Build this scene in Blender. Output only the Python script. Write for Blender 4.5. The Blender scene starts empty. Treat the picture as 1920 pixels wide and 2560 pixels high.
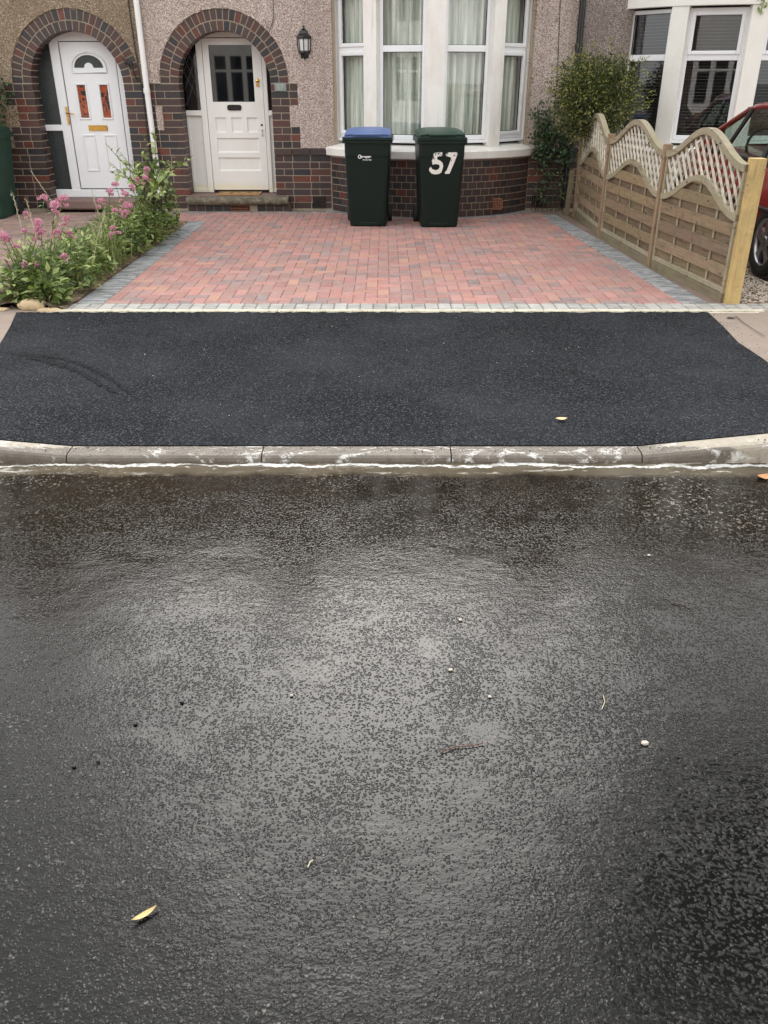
import bpy, math, random
from math import sin, cos, tan, pi, radians, atan, sqrt, atan2
from mathutils import Vector, Matrix
from mathutils.geometry import tessellate_polygon
random.seed(7)
S = bpy.context.scene
COL = S.collection

# ------------------------------------------------------------ camera, sky, sun, exposure
H = 1.59; F = 2080.0; P = radians(27.42)
cam = bpy.data.cameras.new('camera'); cam_o = bpy.data.objects.new('camera', cam); COL.objects.link(cam_o)
cam.sensor_fit = 'VERTICAL'; cam.sensor_height = 24; cam.lens = F / 2560 * 24
cam.clip_start = .05; cam.clip_end = 2000
cam_o.location = (0, 0, H); cam_o.rotation_euler = (pi / 2 - P, 0, 0)
S.camera = cam_o
SUN_EL = radians(40); SUN_AZ = radians(-1)          # azimuth from +Y towards +X
W = bpy.data.worlds.new('World'); S.world = W; W.use_nodes = True
wn = W.node_tree; wn.nodes.clear()
wo = wn.nodes.new('ShaderNodeOutputWorld'); wb = wn.nodes.new('ShaderNodeBackground')
sky = wn.nodes.new('ShaderNodeTexSky'); sky.sky_type = 'NISHITA'; sky.sun_disc = False
sky.sun_elevation = SUN_EL; sky.sun_rotation = SUN_AZ; sky.air_density = 1.0; sky.dust_density = 4.0; sky.ozone_density = .6
hs = wn.nodes.new('ShaderNodeHueSaturation'); hs.inputs['Saturation'].default_value = .30   # veil of cloud
wn.links.new(sky.outputs[0], hs.inputs['Color'])
ov = wn.nodes.new('ShaderNodeMix'); ov.data_type = 'RGBA'; ov.inputs[0].default_value = .6      # thin even cloud over the sky
ov.inputs[7].default_value = (7.0, 7.0, 6.9, 1)
wn.links.new(hs.outputs[0], ov.inputs[6]); wn.links.new(ov.outputs[2], wb.inputs['Color'])
wb.inputs['Strength'].default_value = .15
wn.links.new(wb.outputs[0], wo.inputs['Surface'])
sl = bpy.data.lights.new('sun', 'SUN'); sl.energy = .5; sl.angle = radians(32); sl.color = (1, .97, .92)
so = bpy.data.objects.new('sun', sl); COL.objects.link(so); so.location = (0, 0, 12)
sd = Vector((sin(SUN_AZ) * cos(SUN_EL), cos(SUN_AZ) * cos(SUN_EL), sin(SUN_EL)))
so.rotation_euler = sd.to_track_quat('Z', 'Y').to_euler()
S.view_settings.view_transform = 'Standard'; S.view_settings.look = 'None'
S.view_settings.gamma = 1; S.view_settings.use_curve_mapping = False
S.view_settings.exposure = 1.42
S.cycles.max_bounces = 8; S.cycles.transparent_max_bounces = 12
S.cycles.use_denoising = True; S.cycles.sample_clamp_indirect = 8

def gr(px, py, z=0.0):
    a = P + atan((py - 1280) / F); D = (H - z) / tan(a); d = D * cos(P) + (H - z) * sin(P)
    return ((px - 960) / F * d, D, z)
def wl(px, py, D):
    a = P + atan((py - 1280) / F); h = D * tan(a); d = D * cos(P) + h * sin(P)
    return ((px - 960) / F * d, D, H - h)

# ------------------------------------------------------------ helpers
def thing(name, label, cat, loc=(0, 0, 0), group=None, rotz=0):
    o = bpy.data.objects.new(name, None); COL.objects.link(o)
    o.location = loc; o.rotation_euler = (0, 0, rotz); o.empty_display_size = .2
    o['label'] = label; o['category'] = cat
    if group: o['group'] = group
    return o
def tag(o, label, cat, group=None):
    o['label'] = label; o['category'] = cat
    if group: o['group'] = group
    return o

class MB:
    def __init__(s, xf=None): s.v = []; s.f = []; s.c = []; s.sm = []; s.mi = []; s.xf = xf; s.m = 0
    def add(s, vs, fs, col=(1, 1, 1), smooth=False):
        n = len(s.v)
        for p in vs:
            p = Vector(p)
            s.v.append(s.xf(p) if s.xf else p)
        for f in fs:
            s.f.append([i + n for i in f]); s.c.append(col); s.sm.append(smooth); s.mi.append(s.m)
    def box(s, x0, x1, y0, y1, z0, z1, col=(1, 1, 1), b=0):
        if x1 < x0: x0, x1 = x1, x0
        if y1 < y0: y0, y1 = y1, y0
        if z1 < z0: z0, z1 = z1, z0
        if b <= 0:
            vs = [(x, y, z) for x in (x0, x1) for y in (y0, y1) for z in (z0, z1)]
            s.add(vs, [(0, 1, 3, 2), (4, 6, 7, 5), (0, 4, 5, 1), (2, 3, 7, 6), (0, 2, 6, 4), (1, 5, 7, 3)], col); return
        b = min(b, (x1 - x0) * .45, (y1 - y0) * .45, (z1 - z0) * .45)
        X = (x0, x1); Y = (y0, y1); Z = (z0, z1); vs = []; ix = {}
        for i in (0, 1):
            for j in (0, 1):
                for k in (0, 1):
                    a = b * (1 - 2 * i); c = b * (1 - 2 * j); e = b * (1 - 2 * k)
                    for t, q in enumerate(((0, c, e), (a, 0, e), (a, c, 0))):
                        ix[i, j, k, t] = len(vs); vs.append((X[i] + q[0], Y[j] + q[1], Z[k] + q[2]))
        fs = []
        for i in (0, 1): fs.append([ix[i, 0, 0, 0], ix[i, 1, 0, 0], ix[i, 1, 1, 0], ix[i, 0, 1, 0]][::1 if i else -1])
        for j in (0, 1): fs.append([ix[0, j, 0, 1], ix[1, j, 0, 1], ix[1, j, 1, 1], ix[0, j, 1, 1]][::-1 if j else 1])
        for k in (0, 1): fs.append([ix[0, 0, k, 2], ix[1, 0, k, 2], ix[1, 1, k, 2], ix[0, 1, k, 2]][::1 if k else -1])
        for i in (0, 1):
            for j in (0, 1): fs.append([ix[i, j, 0, 0], ix[i, j, 0, 1], ix[i, j, 1, 1], ix[i, j, 1, 0]])
        for i in (0, 1):
            for k in (0, 1): fs.append([ix[i, 0, k, 0], ix[i, 0, k, 2], ix[i, 1, k, 2], ix[i, 1, k, 0]])
        for j in (0, 1):
            for k in (0, 1): fs.append([ix[0, j, k, 1], ix[0, j, k, 2], ix[1, j, k, 2], ix[1, j, k, 1]])
        for i in (0, 1):
            for j in (0, 1):
                for k in (0, 1): fs.append([ix[i, j, k, 0], ix[i, j, k, 1], ix[i, j, k, 2]])
        s.add(vs, fs, col)
    def tube(s, pts, r, n=8, col=(1, 1, 1), cap=True, smooth=True):
        pts = [Vector(p) for p in pts]; rs = r if isinstance(r, (list, tuple)) else [r] * len(pts)
        vs = []; up = None
        for i, p in enumerate(pts):
            t = (pts[min(i + 1, len(pts) - 1)] - pts[max(i - 1, 0)]).normalized()
            if up is None: up = Vector((0, 0, 1)) if abs(t.z) < .9 else Vector((1, 0, 0))
            a = t.cross(up)
            if a.length < 1e-4: a = t.cross(Vector((0, 1, 0)))
            a.normalize(); b_ = t.cross(a).normalized()
            for k in range(n):
                th = 2 * pi * k / n; vs.append(p + (a * cos(th) + b_ * sin(th)) * rs[i])
        fs = []
        for i in range(len(pts) - 1):
            for k in range(n): fs.append((i * n + k, i * n + (k + 1) % n, (i + 1) * n + (k + 1) % n, (i + 1) * n + k))
        s.add(vs, fs, col, smooth)
        if cap: s.add(vs[:n], [list(range(n))[::-1]], col); s.add(vs[-n:], [list(range(n))], col)
    def lathe(s, prof, c, axis='z', n=24, col=(1, 1, 1), smooth=True):
        c = Vector(c); vs = []
        for r, h in prof:
            for k in range(n):
                th = 2 * pi * k / n; a, b_ = r * cos(th), r * sin(th)
                vs.append(c + Vector({'z': (a, b_, h), 'x': (h, a, b_), 'y': (a, h, b_)}[axis]))
        fs = []
        for i in range(len(prof) - 1):
            for k in range(n): fs.append((i * n + k, i * n + (k + 1) % n, (i + 1) * n + (k + 1) % n, (i + 1) * n + k))
        s.add(vs, fs, col, smooth)
    def prism(s, loops, y0, y1, col=(1, 1, 1), back=False):
        """loops of (x,z): first outer, rest holes. front at y0, sides to y1"""
        tris = tessellate_polygon([[Vector((x, z, 0)) for x, z in L] for L in loops])
        flat = [p for L in loops for p in L]; n = len(flat)
        vs = [(x, y0, z) for x, z in flat]; fs = [tuple(t) for t in tris]
        if back: vs += [(x, y1, z) for x, z in flat]; fs += [tuple(i + n for i in t) for t in tris]
        s.add(vs, fs, col)
        for L in loops:
            m = len(L); vs = [(x, y0, z) for x, z in L] + [(x, y1, z) for x, z in L]
            s.add(vs, [(i, (i + 1) % m, m + (i + 1) % m, m + i) for i in range(m)], col)
    def slab(s, pts, z0, z1, col=(1, 1, 1), ch=0):
        """pts (x,y) polygon, top z1, chamfer"""
        m = len(pts)
        if m < 3: return
        cx = sum(p[0] for p in pts) / m; cy = sum(p[1] for p in pts) / m
        def ins(d):
            out = []
            for x, y in pts:
                dx, dy = cx - x, cy - y; l = sqrt(dx * dx + dy * dy) or 1
                out.append((x + d * (1 if dx > 0 else -1) * min(1, abs(dx) / (d + 1e-6)), y + d * (1 if dy > 0 else -1) * min(1, abs(dy) / (d + 1e-6))))
            return out
        if ch:
            a = pts; b_ = ins(ch)
            vs = [(x, y, z0) for x, y in a] + [(x, y, z1 - ch * .7) for x, y in a] + [(x, y, z1) for x, y in b_]
            fs = [tuple(range(2 * m, 3 * m))]
            for k in (0, 1): fs += [(k * m + i, k * m + (i + 1) % m, (k + 1) * m + (i + 1) % m, (k + 1) * m + i) for i in range(m)]
        else:
            vs = [(x, y, z0) for x, y in pts] + [(x, y, z1) for x, y in pts]
            fs = [tuple(range(m, 2 * m))] + [(i, (i + 1) % m, m + (i + 1) % m, m + i) for i in range(m)]
        s.add(vs, fs, col)
    def build(s, name, mats, parent=None, local=False, fixn=True):
        me = bpy.data.meshes.new(name)
        off = Vector(parent.matrix_basis.translation) if (parent is not None and not local) else Vector((0, 0, 0))
        if parent is not None and not local:
            q = parent.parent
            while q is not None: off = off + q.matrix_basis.translation; q = q.parent
        me.from_pydata([tuple(v - off) for v in s.v], [], s.f)
        if not isinstance(mats, (list, tuple)): mats = [mats]
        for m in mats: me.materials.append(m)
        ca = me.color_attributes.new('Col', 'FLOAT_COLOR', 'CORNER')
        data = []
        for p, c in zip(me.polygons, s.c): data += [c[0], c[1], c[2], 1.0] * p.loop_total
        ca.data.foreach_set('color', data)
        me.polygons.foreach_set('use_smooth', s.sm); me.polygons.foreach_set('material_index', s.mi)
        if fixn and len(s.f) < 60000:
            import bmesh
            bm = bmesh.new(); bm.from_mesh(me); bmesh.ops.recalc_face_normals(bm, faces=bm.faces); bm.to_mesh(me); bm.free()
        me.update()
        o = bpy.data.objects.new(name, me); COL.objects.link(o)
        if parent is not None: o.parent = parent
        return o
def struct(name, mb, mat, fixn=True):
    o = mb.build(name, mat, fixn=fixn); o['kind'] = 'structure'; return o

def text_mesh(name, txt, size, mat, parent, loc, rot=(pi / 2, 0, 0), depth=.001, bold=0.0, xs=1.0, shear=0):
    cu = bpy.data.curves.new('t', 'FONT'); cu.body = txt; cu.size = size; cu.extrude = depth; cu.offset = bold; cu.shear = shear
    t = bpy.data.objects.new('t', cu); COL.objects.link(t)
    dg = bpy.context.evaluated_depsgraph_get(); me = bpy.data.meshes.new_from_object(t.evaluated_get(dg))
    bpy.data.objects.remove(t); bpy.data.curves.remove(cu)
    me.name = name; me.materials.clear(); me.materials.append(mat)
    M = Matrix.Translation(Vector(loc)) @ Matrix.Rotation(rot[2], 4, 'Z') @ Matrix.Rotation(rot[0], 4, 'X') @ Matrix.Diagonal((xs, 1, 1, 1))
    me.transform(M)
    o = bpy.data.objects.new(name, me); COL.objects.link(o); o.parent = parent; return o

# ------------------------------------------------------------ materials
class NT:
    def __init__(s, name):
        s.m = bpy.data.materials.new(name); s.m.use_nodes = True; s.t = s.m.node_tree
        s.b = s.t.nodes['Principled BSDF']; s.out = s.t.nodes['Material Output']
    def n(s, typ, props=None, **inp):
        nd = s.t.nodes.new('ShaderNode' + typ)
        for k, v in (props or {}).items(): setattr(nd, k, v)
        for k, v in inp.items():
            k = int(k[1:]) if k[0] == '_' and k[1:].isdigit() else k.replace('_', ' ')
            s.set(nd.inputs[k], v)
        return nd
    def set(s, sock, v):
        if isinstance(v, bpy.types.NodeSocket): s.t.links.new(v, sock)
        elif isinstance(v, bpy.types.Node): s.t.links.new(v.outputs[0], sock)
        else:
            if hasattr(sock.default_value, '__len__') and not hasattr(v, '__len__'): v = (v, v, v, 1)[:len(sock.default_value)]
            elif hasattr(v, '__len__') and len(sock.default_value) == 4 and len(v) == 3: v = tuple(v) + (1,)
            sock.default_value = v
    def pos(s): return s.n('NewGeometry').outputs['Position']
    def obj(s): return s.n('TexCoord').outputs['Object']
    def col(s): return s.n('Attribute', dict(attribute_name='Col')).outputs['Color']
    def scale(s, v, k): return s.n('VectorMath', dict(operation='MULTIPLY'), _0=v, _1=k).outputs[0]
    def noise(s, v, sc, det=3, rough=.55, dist=0.0): 
        nd = s.n('TexNoise', None, Vector=v, Scale=sc, Detail=det, Roughness=rough, Distortion=dist); return nd.outputs['Fac']
    def vor(s, v, sc, feat='F1', out='Distance', rnd=1.0):
        nd = s.n('TexVoronoi', dict(feature=feat), Vector=v, Scale=sc, Randomness=rnd); return nd.outputs[out]
    def ramp(s, f, stops, interp='LINEAR'):
        nd = s.n('ValToRGB', None, Fac=f); r = nd.color_ramp; r.interpolation = interp
        while len(r.elements) < len(stops): r.elements.new(.5)
        for e, (p, c) in zip(r.elements, stops):
            e.position = p; e.color = tuple(c) + (1,) if hasattr(c, '__len__') else (c, c, c, 1)
        return nd.outputs[0]
    def mix(s, f, a, b, mode='MIX'):
        nd = s.n('Mix', dict(data_type='RGBA', blend_type=mode)); s.set(nd.inputs[0], f); s.set(nd.inputs[6], a); s.set(nd.inputs[7], b); return nd.outputs[2]
    def math(s, op, a, b=0.0, c=None):
        nd = s.n('Math', dict(operation=op)); s.set(nd.inputs[0], a); s.set(nd.inputs[1], b)
        if c is not None: s.set(nd.inputs[2], c)
        return nd.outputs[0]
    def bump(s, h, dist=.003, strength=1.0, nrm=None):
        nd = s.n('Bump', None, Height=h, Distance=dist, Strength=strength)
        if nrm is not None: s.set(nd.inputs['Normal'], nrm)
        return nd.outputs[0]
    def fin(s, color=None, rough=None, normal=None, **kw):
        if color is not None: s.set(s.b.inputs['Base Color'], color)
        if rough is not None: s.set(s.b.inputs['Roughness'], rough)
        if normal is not None: s.set(s.b.inputs['Normal'], normal)
        for k, v in kw.items(): s.set(s.b.inputs[k.replace('_', ' ')], v)
        return s.m
    def sep(s, v): return s.n('SeparateXYZ', None, Vector=v).outputs

def flat(name, col, rough=.5, var=.12, sc=8, bump=.0, bsc=60, **kw):
    t = NT(name); p = t.pos(); n = t.noise(p, sc, 5, .6)
    c = t.mix(n, tuple(x * (1 - var) for x in col), tuple(min(1, x * (1 + var)) for x in col))
    nm = t.bump(t.noise(p, bsc, 3), bump) if bump else None
    return t.fin(c, rough, nm, **kw)

M = {}
# pebbledash
def pebble(name, stops, dirt, dirtcol):
    t = NT(name); p = t.pos()
    cell = t.vor(p, 105, 'F1', 'Color'); d = t.vor(p, 105)
    r = t.sep(cell)[0]
    c = t.ramp(r, stops, 'LINEAR')
    c = t.mix(t.ramp(d, [(0.35, 0.0), (.68, .65)]), c, tuple(x * .45 for x in dirtcol))
    c = t.mix(t.ramp(t.noise(p, 1.6, 6, .65), [(.42, 0.0), (.72, dirt)]), c, dirtcol)
    c = t.mix(t.ramp(t.noise(t.scale(p, (7, 7, .5)), 1.0, 5, .7), [(.50, 0.0), (.72, .45)]), c, tuple(x * .8 for x in dirtcol))
    h = t.math('SUBTRACT', 1.0, d)
    return t.fin(c, .75, t.bump(h, .008, 1.0))
M['dash57'] = pebble('pebbledash_pink', [(0, (.20, .12, .10)), (.2, (.50, .37, .32)), (.55, (.70, .575, .51)), (.85, (.82, .73, .66)), (1, (.93, .90, .86))], .22, (.36, .27, .22))
M['dash55'] = pebble('pebbledash_brown', [(0, (.11, .07, .04)), (.3, (.32, .23, .15)), (.6, (.46, .35, .24)), (.85, (.60, .48, .35)), (1, (.82, .73, .60))], .7, (.20, .14, .085))
M['dash59'] = pebble('pebbledash_grey', [(0, (.09, .065, .055)), (.25, (.33, .26, .225)), (.6, (.50, .41, .37)), (.85, (.62, .54, .49)), (1, (.82, .76, .72))], .75, (.17, .135, .115))
# brick
t = NT('brick'); p = t.pos(); n = t.noise(p, 30, 4, .6); n2 = t.noise(p, 6, 4)
c = t.mix(t.math('MULTIPLY', n, 1.0), t.mix(.80, t.col(), (0, 0, 0)), t.mix(.05, t.col(), (.20, .13, .11)))
c = t.mix(t.ramp(n2, [(.45, 0.0), (.8, .5)]), c, (.035, .034, .03))
M['brick'] = t.fin(c, t.ramp(n, [(.3, .38), (.7, .62)]), t.bump(n, .002))
M['mortar'] = flat('mortar', (.36, .30, .22), .9, .25, 20, .002)
M['white'] = flat('white_gloss_paint', (.80, .79, .77), .28, .03, 3)
M['upvc'] = flat('white_plastic_frame', (.82, .83, .84), .22, .02, 3)
t = NT('old_white_paint'); p = t.pos(); n = t.noise(t.scale(p, (2, 2, 1)), 2.2, 6, .65); z = t.sep(p)[2]
c = t.mix(t.ramp(n, [(.45, 0.0), (.8, .6)]), (.83, .81, .77), (.60, .54, .45))
c = t.mix(t.ramp(t.noise(p, 40, 3), [(.70, 0.0), (.74, .6)]), c, (.3, .26, .22)); c = t.mix(t.ramp(t.noise(t.scale(p, (22, 22, 1.2)), 1.0, 4, .7), [(.56, 0.0), (.75, .35)]), c, (.42, .38, .31))
M['oldwhite'] = t.fin(c, .5, t.bump(t.noise(p, 35, 4), .0015))
t = NT('cream_masonry_paint'); p = t.pos(); n = t.noise(p, 3, 6, .6)
M['cream'] = t.fin(t.mix(t.ramp(n, [(.4, 0.0), (.8, .45)]), (.86, .845, .79), (.70, .66, .57)), .6, t.bump(t.noise(p, 50, 4), .001))
t = NT('painted_door'); p = t.pos(); z = t.sep(p)[2]; n = t.noise(p, 4, 5, .6)
c = t.mix(t.ramp(t.math('ADD', z, t.math('MULTIPLY', n, .12)), [(.33, 1.0), (.40, 0.0)]), (.79, .775, .74), (.78, .72, .58))
M['door'] = t.fin(t.mix(t.ramp(n, [(.5, 0.0), (.85, .3)]), c, (.6, .57, .5)), .4)
# glass: thin pane, clear with a fresnel reflection
def glass(name, tint=(1, 1, 1), extra=.06, rough=.01):
    t = NT(name); f = t.n('LayerWeight', None, Blend=.5).outputs['Facing']
    f = t.math('ADD', .055 + extra * .3, t.math('MULTIPLY', t.math('POWER', f, 5.0), .9))
    tr = t.n('BsdfTransparent', None, Color=tint); gl = t.n('BsdfGlossy', None, Color=(.95, .97, 1), Roughness=rough)
    mx = t.n('MixShader', None, Fac=f); t.t.links.new(tr.outputs[0], mx.inputs[1]); t.t.links.new(gl.outputs[0], mx.inputs[2])
    t.t.links.new(mx.outputs[0], t.out.inputs['Surface']); return t.m
M['glass'] = glass('window_glass')
M['carglass'] = glass('car_glass', (.62, .72, .68), .06)
t = NT('obscured_glass'); M['obsglass'] = t.fin((.035, .045, .045), .12, t.bump(t.noise(t.pos(), 60, 3), .004))
M['darkglass'] = flat('dark_door_glass', (.006, .007, .008), .02, IOR=1.55)
M['frost'] = flat('frosted_glass', (.62, .63, .62), .35)
t = NT('stained_glass'); n = t.noise(t.pos(), 9, 2, .5, 1.5)
M['stain'] = t.fin(t.ramp(n, [(.42, (.02, .015, .015)), (.47, (.45, .09, .02)), (.6, (.30, .05, .015)), (.66, (.03, .015, .01))]), .1)
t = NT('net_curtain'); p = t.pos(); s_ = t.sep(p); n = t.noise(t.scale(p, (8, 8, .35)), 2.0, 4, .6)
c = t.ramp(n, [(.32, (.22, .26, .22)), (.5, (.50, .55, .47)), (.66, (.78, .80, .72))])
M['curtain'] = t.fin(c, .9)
M['room'] = flat('room_wall', (.10, .095, .085), .9)
M['blind'] = flat('blind_slat', (.22, .22, .21), .5)
M['black'] = flat('black_gloss_metal', (.012, .012, .013), .25)
M['blackpl'] = flat('black_plastic', (.02, .02, .02), .5)
M['brass'] = flat('brass', (.75, .45, .12), .25, Metallic=1.0)
M['steel'] = flat('worn_steel', (.5, .5, .5), .35, Metallic=1.0)
M['slate'] = flat('house_number_plate', (.22, .25, .23), .6, .15, 30, .001)
t = NT('weathered_concrete_step'); p = t.pos(); n = t.noise(p, 18, 6, .7)
M['step'] = t.fin(t.ramp(n, [(.3, (.055, .05, .035)), (.52, (.14, .12, .085)), (.7, (.30, .26, .19))]), .9, t.bump(n, .008))
M['porch'] = flat('red_tiled_porch', (.19, .125, .105), .7, .25, 12)
t = NT('coir_mat'); n = t.vor(t.pos(), 11); M['mat'] = t.fin(t.ramp(n, [(.30, (.07, .045, .03)), (.36, (.36, .21, .08))]), .95, t.bump(t.noise(t.pos(), 200, 2), .004))
M['terracotta'] = flat('terracotta', (.28, .11, .06), .8, .25, 20)
M['tile'] = flat('roof_tile', (.10, .055, .045), .8, .3, 6, .01, 12)
# bins
def plastic(name, col, rough=.42):
    t = NT(name); p = t.pos(); n = t.noise(p, 5, 6, .65)
    c = t.mix(t.ramp(n, [(.5, 0.0), (.85, .25)]), col, tuple(x * 2.2 + .006 for x in col)); return t.fin(c, rough, t.bump(t.noise(p, 220, 2), .0006), Specular_IOR_Level=.3)
M['binblack'] = plastic('dark_green_bin_plastic', (.003, .0115, .0085), .4)
M['bingreen'] = plastic('green_bin_plastic', (.016, .050, .034), .40)
M['binblue'] = plastic('blue_bin_plastic', (.11, .17, .36), .42)
t = NT('chipped_white_paint'); p = t.pos(); n = t.noise(t.scale(p, (1, 1, .45)), 55, 4, .7); z = t.sep(p)[2]
f = t.math('ADD', n, t.math('MULTIPLY', t.math('SUBTRACT', z, .74), 1.1))
M['numpaint'] = t.fin(t.mix(t.ramp(f, [(.62, 0.0), (.64, 1.0)]), (.74, .73, .68), (.012, .03, .024)), .55)
M['print'] = flat('white_print', (.78, .8, .8), .5)
# timber
def wood(name, a, b, grain=(3, 3, 60), sc=1.2, dark=(.05, .04, .03), green=0.0, rough=.8):
    t = NT(name); p = t.obj(); n = t.noise(t.scale(p, grain), sc, 5, .6, .4); n2 = t.noise(p, 3.5, 4)
    c = t.mix(n, a, b); c = t.mix(t.ramp(n, [(.30, .5), (.42, 0.0)]), c, dark)
    c = t.mix(t.ramp(t.vor(t.scale(p, (1, 1, 2)), 5.2), [(.06, .95), (.13, 0.0)]), c, dark); c = t.mix(t.ramp(t.noise(p, 11, 6, .75), [(.50, 0.0), (.72, .55)]), c, tuple(x * .45 for x in a))
    if green: c = t.mix(t.ramp(n2, [(.45, 0.0), (.75, green)]), c, (.20, .20, .10))
    c = t.mix(.85, c, t.mix(1.0, c, t.col(), 'MULTIPLY'))
    return t.fin(c, rough, t.bump(n, .003))
M['board'] = wood('weathered_board', (.115, .075, .043), (.36, .27, .175), (2.2, 2.2, 40), 1.6, green=.35)
M['lath'] = wood('pale_lattice_lath', (.50, .44, .34), (.76, .70, .59), (6, 6, 6), 1.5, (.2, .16, .1), .3)
M['rail'] = wood('greenish_rail', (.24, .20, .13), (.40, .35, .25), (2, 2, 30), 1.2, green=.5)
M['oldpost'] = wood('brown_post', (.20, .12, .07), (.36, .25, .16), (30, 30, 2), 1.2, green=.3)
M['newpost'] = wood('new_yellow_post', (.40, .26, .09), (.70, .52, .24), (26, 26, 1.5), 1.6, (.20, .12, .05), .55, .7)
M['gboard'] = wood('gravel_board', (.12, .09, .055), (.26, .21, .14), (2, 2, 30), 1.2, green=.7)
# plants
def leaf(name, a, b, c3, rough=.5):
    t = NT(name); n = t.sep(t.col())[0]
    c = t.ramp(n, [(0, a), (.55, b), (1, c3)]); t.fin(c, rough)
    tl = t.n('BsdfTranslucent', None, Color=t.mix(.5, c, (.3, .42, .05))); mx = t.n('MixShader', None, Fac=.28)
    t.t.links.new(t.b.outputs[0], mx.inputs[1]); t.t.links.new(tl.outputs[0], mx.inputs[2]); t.t.links.new(mx.outputs[0], t.out.inputs['Surface'])
    return t.m
M['leaf'] = leaf('weed_leaf', (.022, .048, .014), (.135, .205, .05), (.47, .54, .22))
M['bushleaf'] = leaf('privet_leaf', (.009, .015, .005), (.042, .058, .016), (.44, .41, .13), .4)
M['ivy'] = leaf('ivy_leaf', (.012, .028, .012), (.03, .065, .022), (.10, .17, .05), .35)
M['grass'] = leaf('grass_blade', (.12, .18, .05), (.26, .33, .12), (.50, .44, .22))
M['petal'] = leaf('pink_petal', (.50, .13, .27), (.76, .30, .50), (.90, .58, .72), .7)
M['stem'] = flat('plant_stem', (.16, .17, .07), .7, .3, 20)
M['twig'] = flat('woody_stem', (.10, .07, .045), .85, .3, 20)
M['dead'] = flat('dead_stem', (.26, .18, .10), .95, .5, 12)
M['seed'] = flat('dry_seed_head', (.45, .40, .26), .9, .2, 20)
M['bark'] = flat('tree_bark', (.12, .10, .08), .9, .35, 10, .02, 12)
# ground
t = NT('soil'); p = t.pos(); n = t.noise(p, 14, 6, .7)
M['soil'] = t.fin(t.ramp(n, [(.3, (.05, .036, .022)), (.5, (.17, .12, .075)), (.7, (.42, .33, .22))]), .95, t.bump(n, .03))
def paver(name, tone=1.0):
    t = NT(name); p = t.pos(); n = t.noise(p, 9, 6, .65); n2 = t.noise(p, 2.0, 5, .6); n3 = t.noise(p, 160, 2)
    c = t.mix(t.ramp(n, [(.32, 0.0), (.72, .55)]), t.col(), (.46 * tone, .33 * tone, .30 * tone))
    c = t.mix(t.ramp(n2, [(.50, 0.0), (.70, .45)]), c, (.24, .165, .155))
    c = t.mix(t.ramp(n3, [(.3, .35), (.6, 0.0)]), c, (.1, .06, .05)); c = t.mix(t.ramp(t.noise(p, 45, 4, .7), [(.5, 0.0), (.7, .4)]), c, (.54, .37, .34))
    return t.fin(c, .8, t.bump(n3, .0015))
M['paver'] = paver('block_paver')
t = NT('damp_brown_stain'); M['stainp'] = t.fin((.24, .10, .08), .6)
t = NT('grey_paver'); p = t.pos(); n = t.noise(t.scale(p, (.8, 3.0, 1)), 7, 6, .7)
M['gpaver'] = t.fin(t.mix(t.ramp(n, [(.46, 0.0), (.56, .9)]), t.col(), t.mix(.45, t.col(), (.60, .58, .55))), .75, t.bump(t.noise(p, 150, 2), .001))
M['joint'] = flat('joint_sand', (.20, .145, .115), .95, .75, 3)
t = NT('edging_concrete'); p = t.pos(); n = t.noise(p, 10, 6, .7)
M['edging'] = t.fin(t.ramp(n, [(.3, (.42, .38, .28)), (.6, (.66, .62, .50))]), .85, t.bump(n, .002))
# fresh tarmac
t = NT('fresh_tarmac'); p = t.pos(); v = t.vor(p, 105); vc = t.sep(t.vor(p, 105, 'F1', 'Color'))[0]; n2 = t.noise(p, 1.3, 5, .6); s_ = t.sep(p)
n4 = t.noise(p, 190, 2)
c = t.ramp(vc, [(0, (.009, .0105, .013)), (.5, (.024, .027, .033)), (.85, (.052, .057, .066)), (1, (.11, .115, .125))])
c = t.mix(t.ramp(v, [(.35, 0.0), (.62, .9)]), c, (.003, .003, .004))
c = t.mix(t.ramp(n2, [(.42, 0.0), (.72, .35)]), c, (.054, .059, .068))
sc = t.math('MULTIPLY', t.noise(t.scale(p, (.7, 3.5, 1)), 2.2, 6, .72), t.ramp(t.noise(p, 90, 2), [(.45, .6), (.62, 1.0)]))
c = t.mix(t.ramp(sc, [(.60, 0.0), (.72, .5)]), c, (.25, .245, .235))
h = t.math('ADD', t.math('SUBTRACT', 1.0, v), t.math('MULTIPLY', n4, .3))
M['tarmac'] = t.fin(c, .85, t.bump(h, .007, 1.0), Specular_IOR_Level=.12)
t = NT('damp_tarmac'); p = t.pos(); v = t.vor(p, 105)
M['damp'] = t.fin(t.ramp(t.sep(t.vor(p, 105, 'F1', 'Color'))[0], [(0, (.004, .0045, .006)), (1, (.026, .028, .032))]), .5, t.bump(t.math('SUBTRACT', 1.0, v), .004, .6), Specular_IOR_Level=.03)
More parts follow.
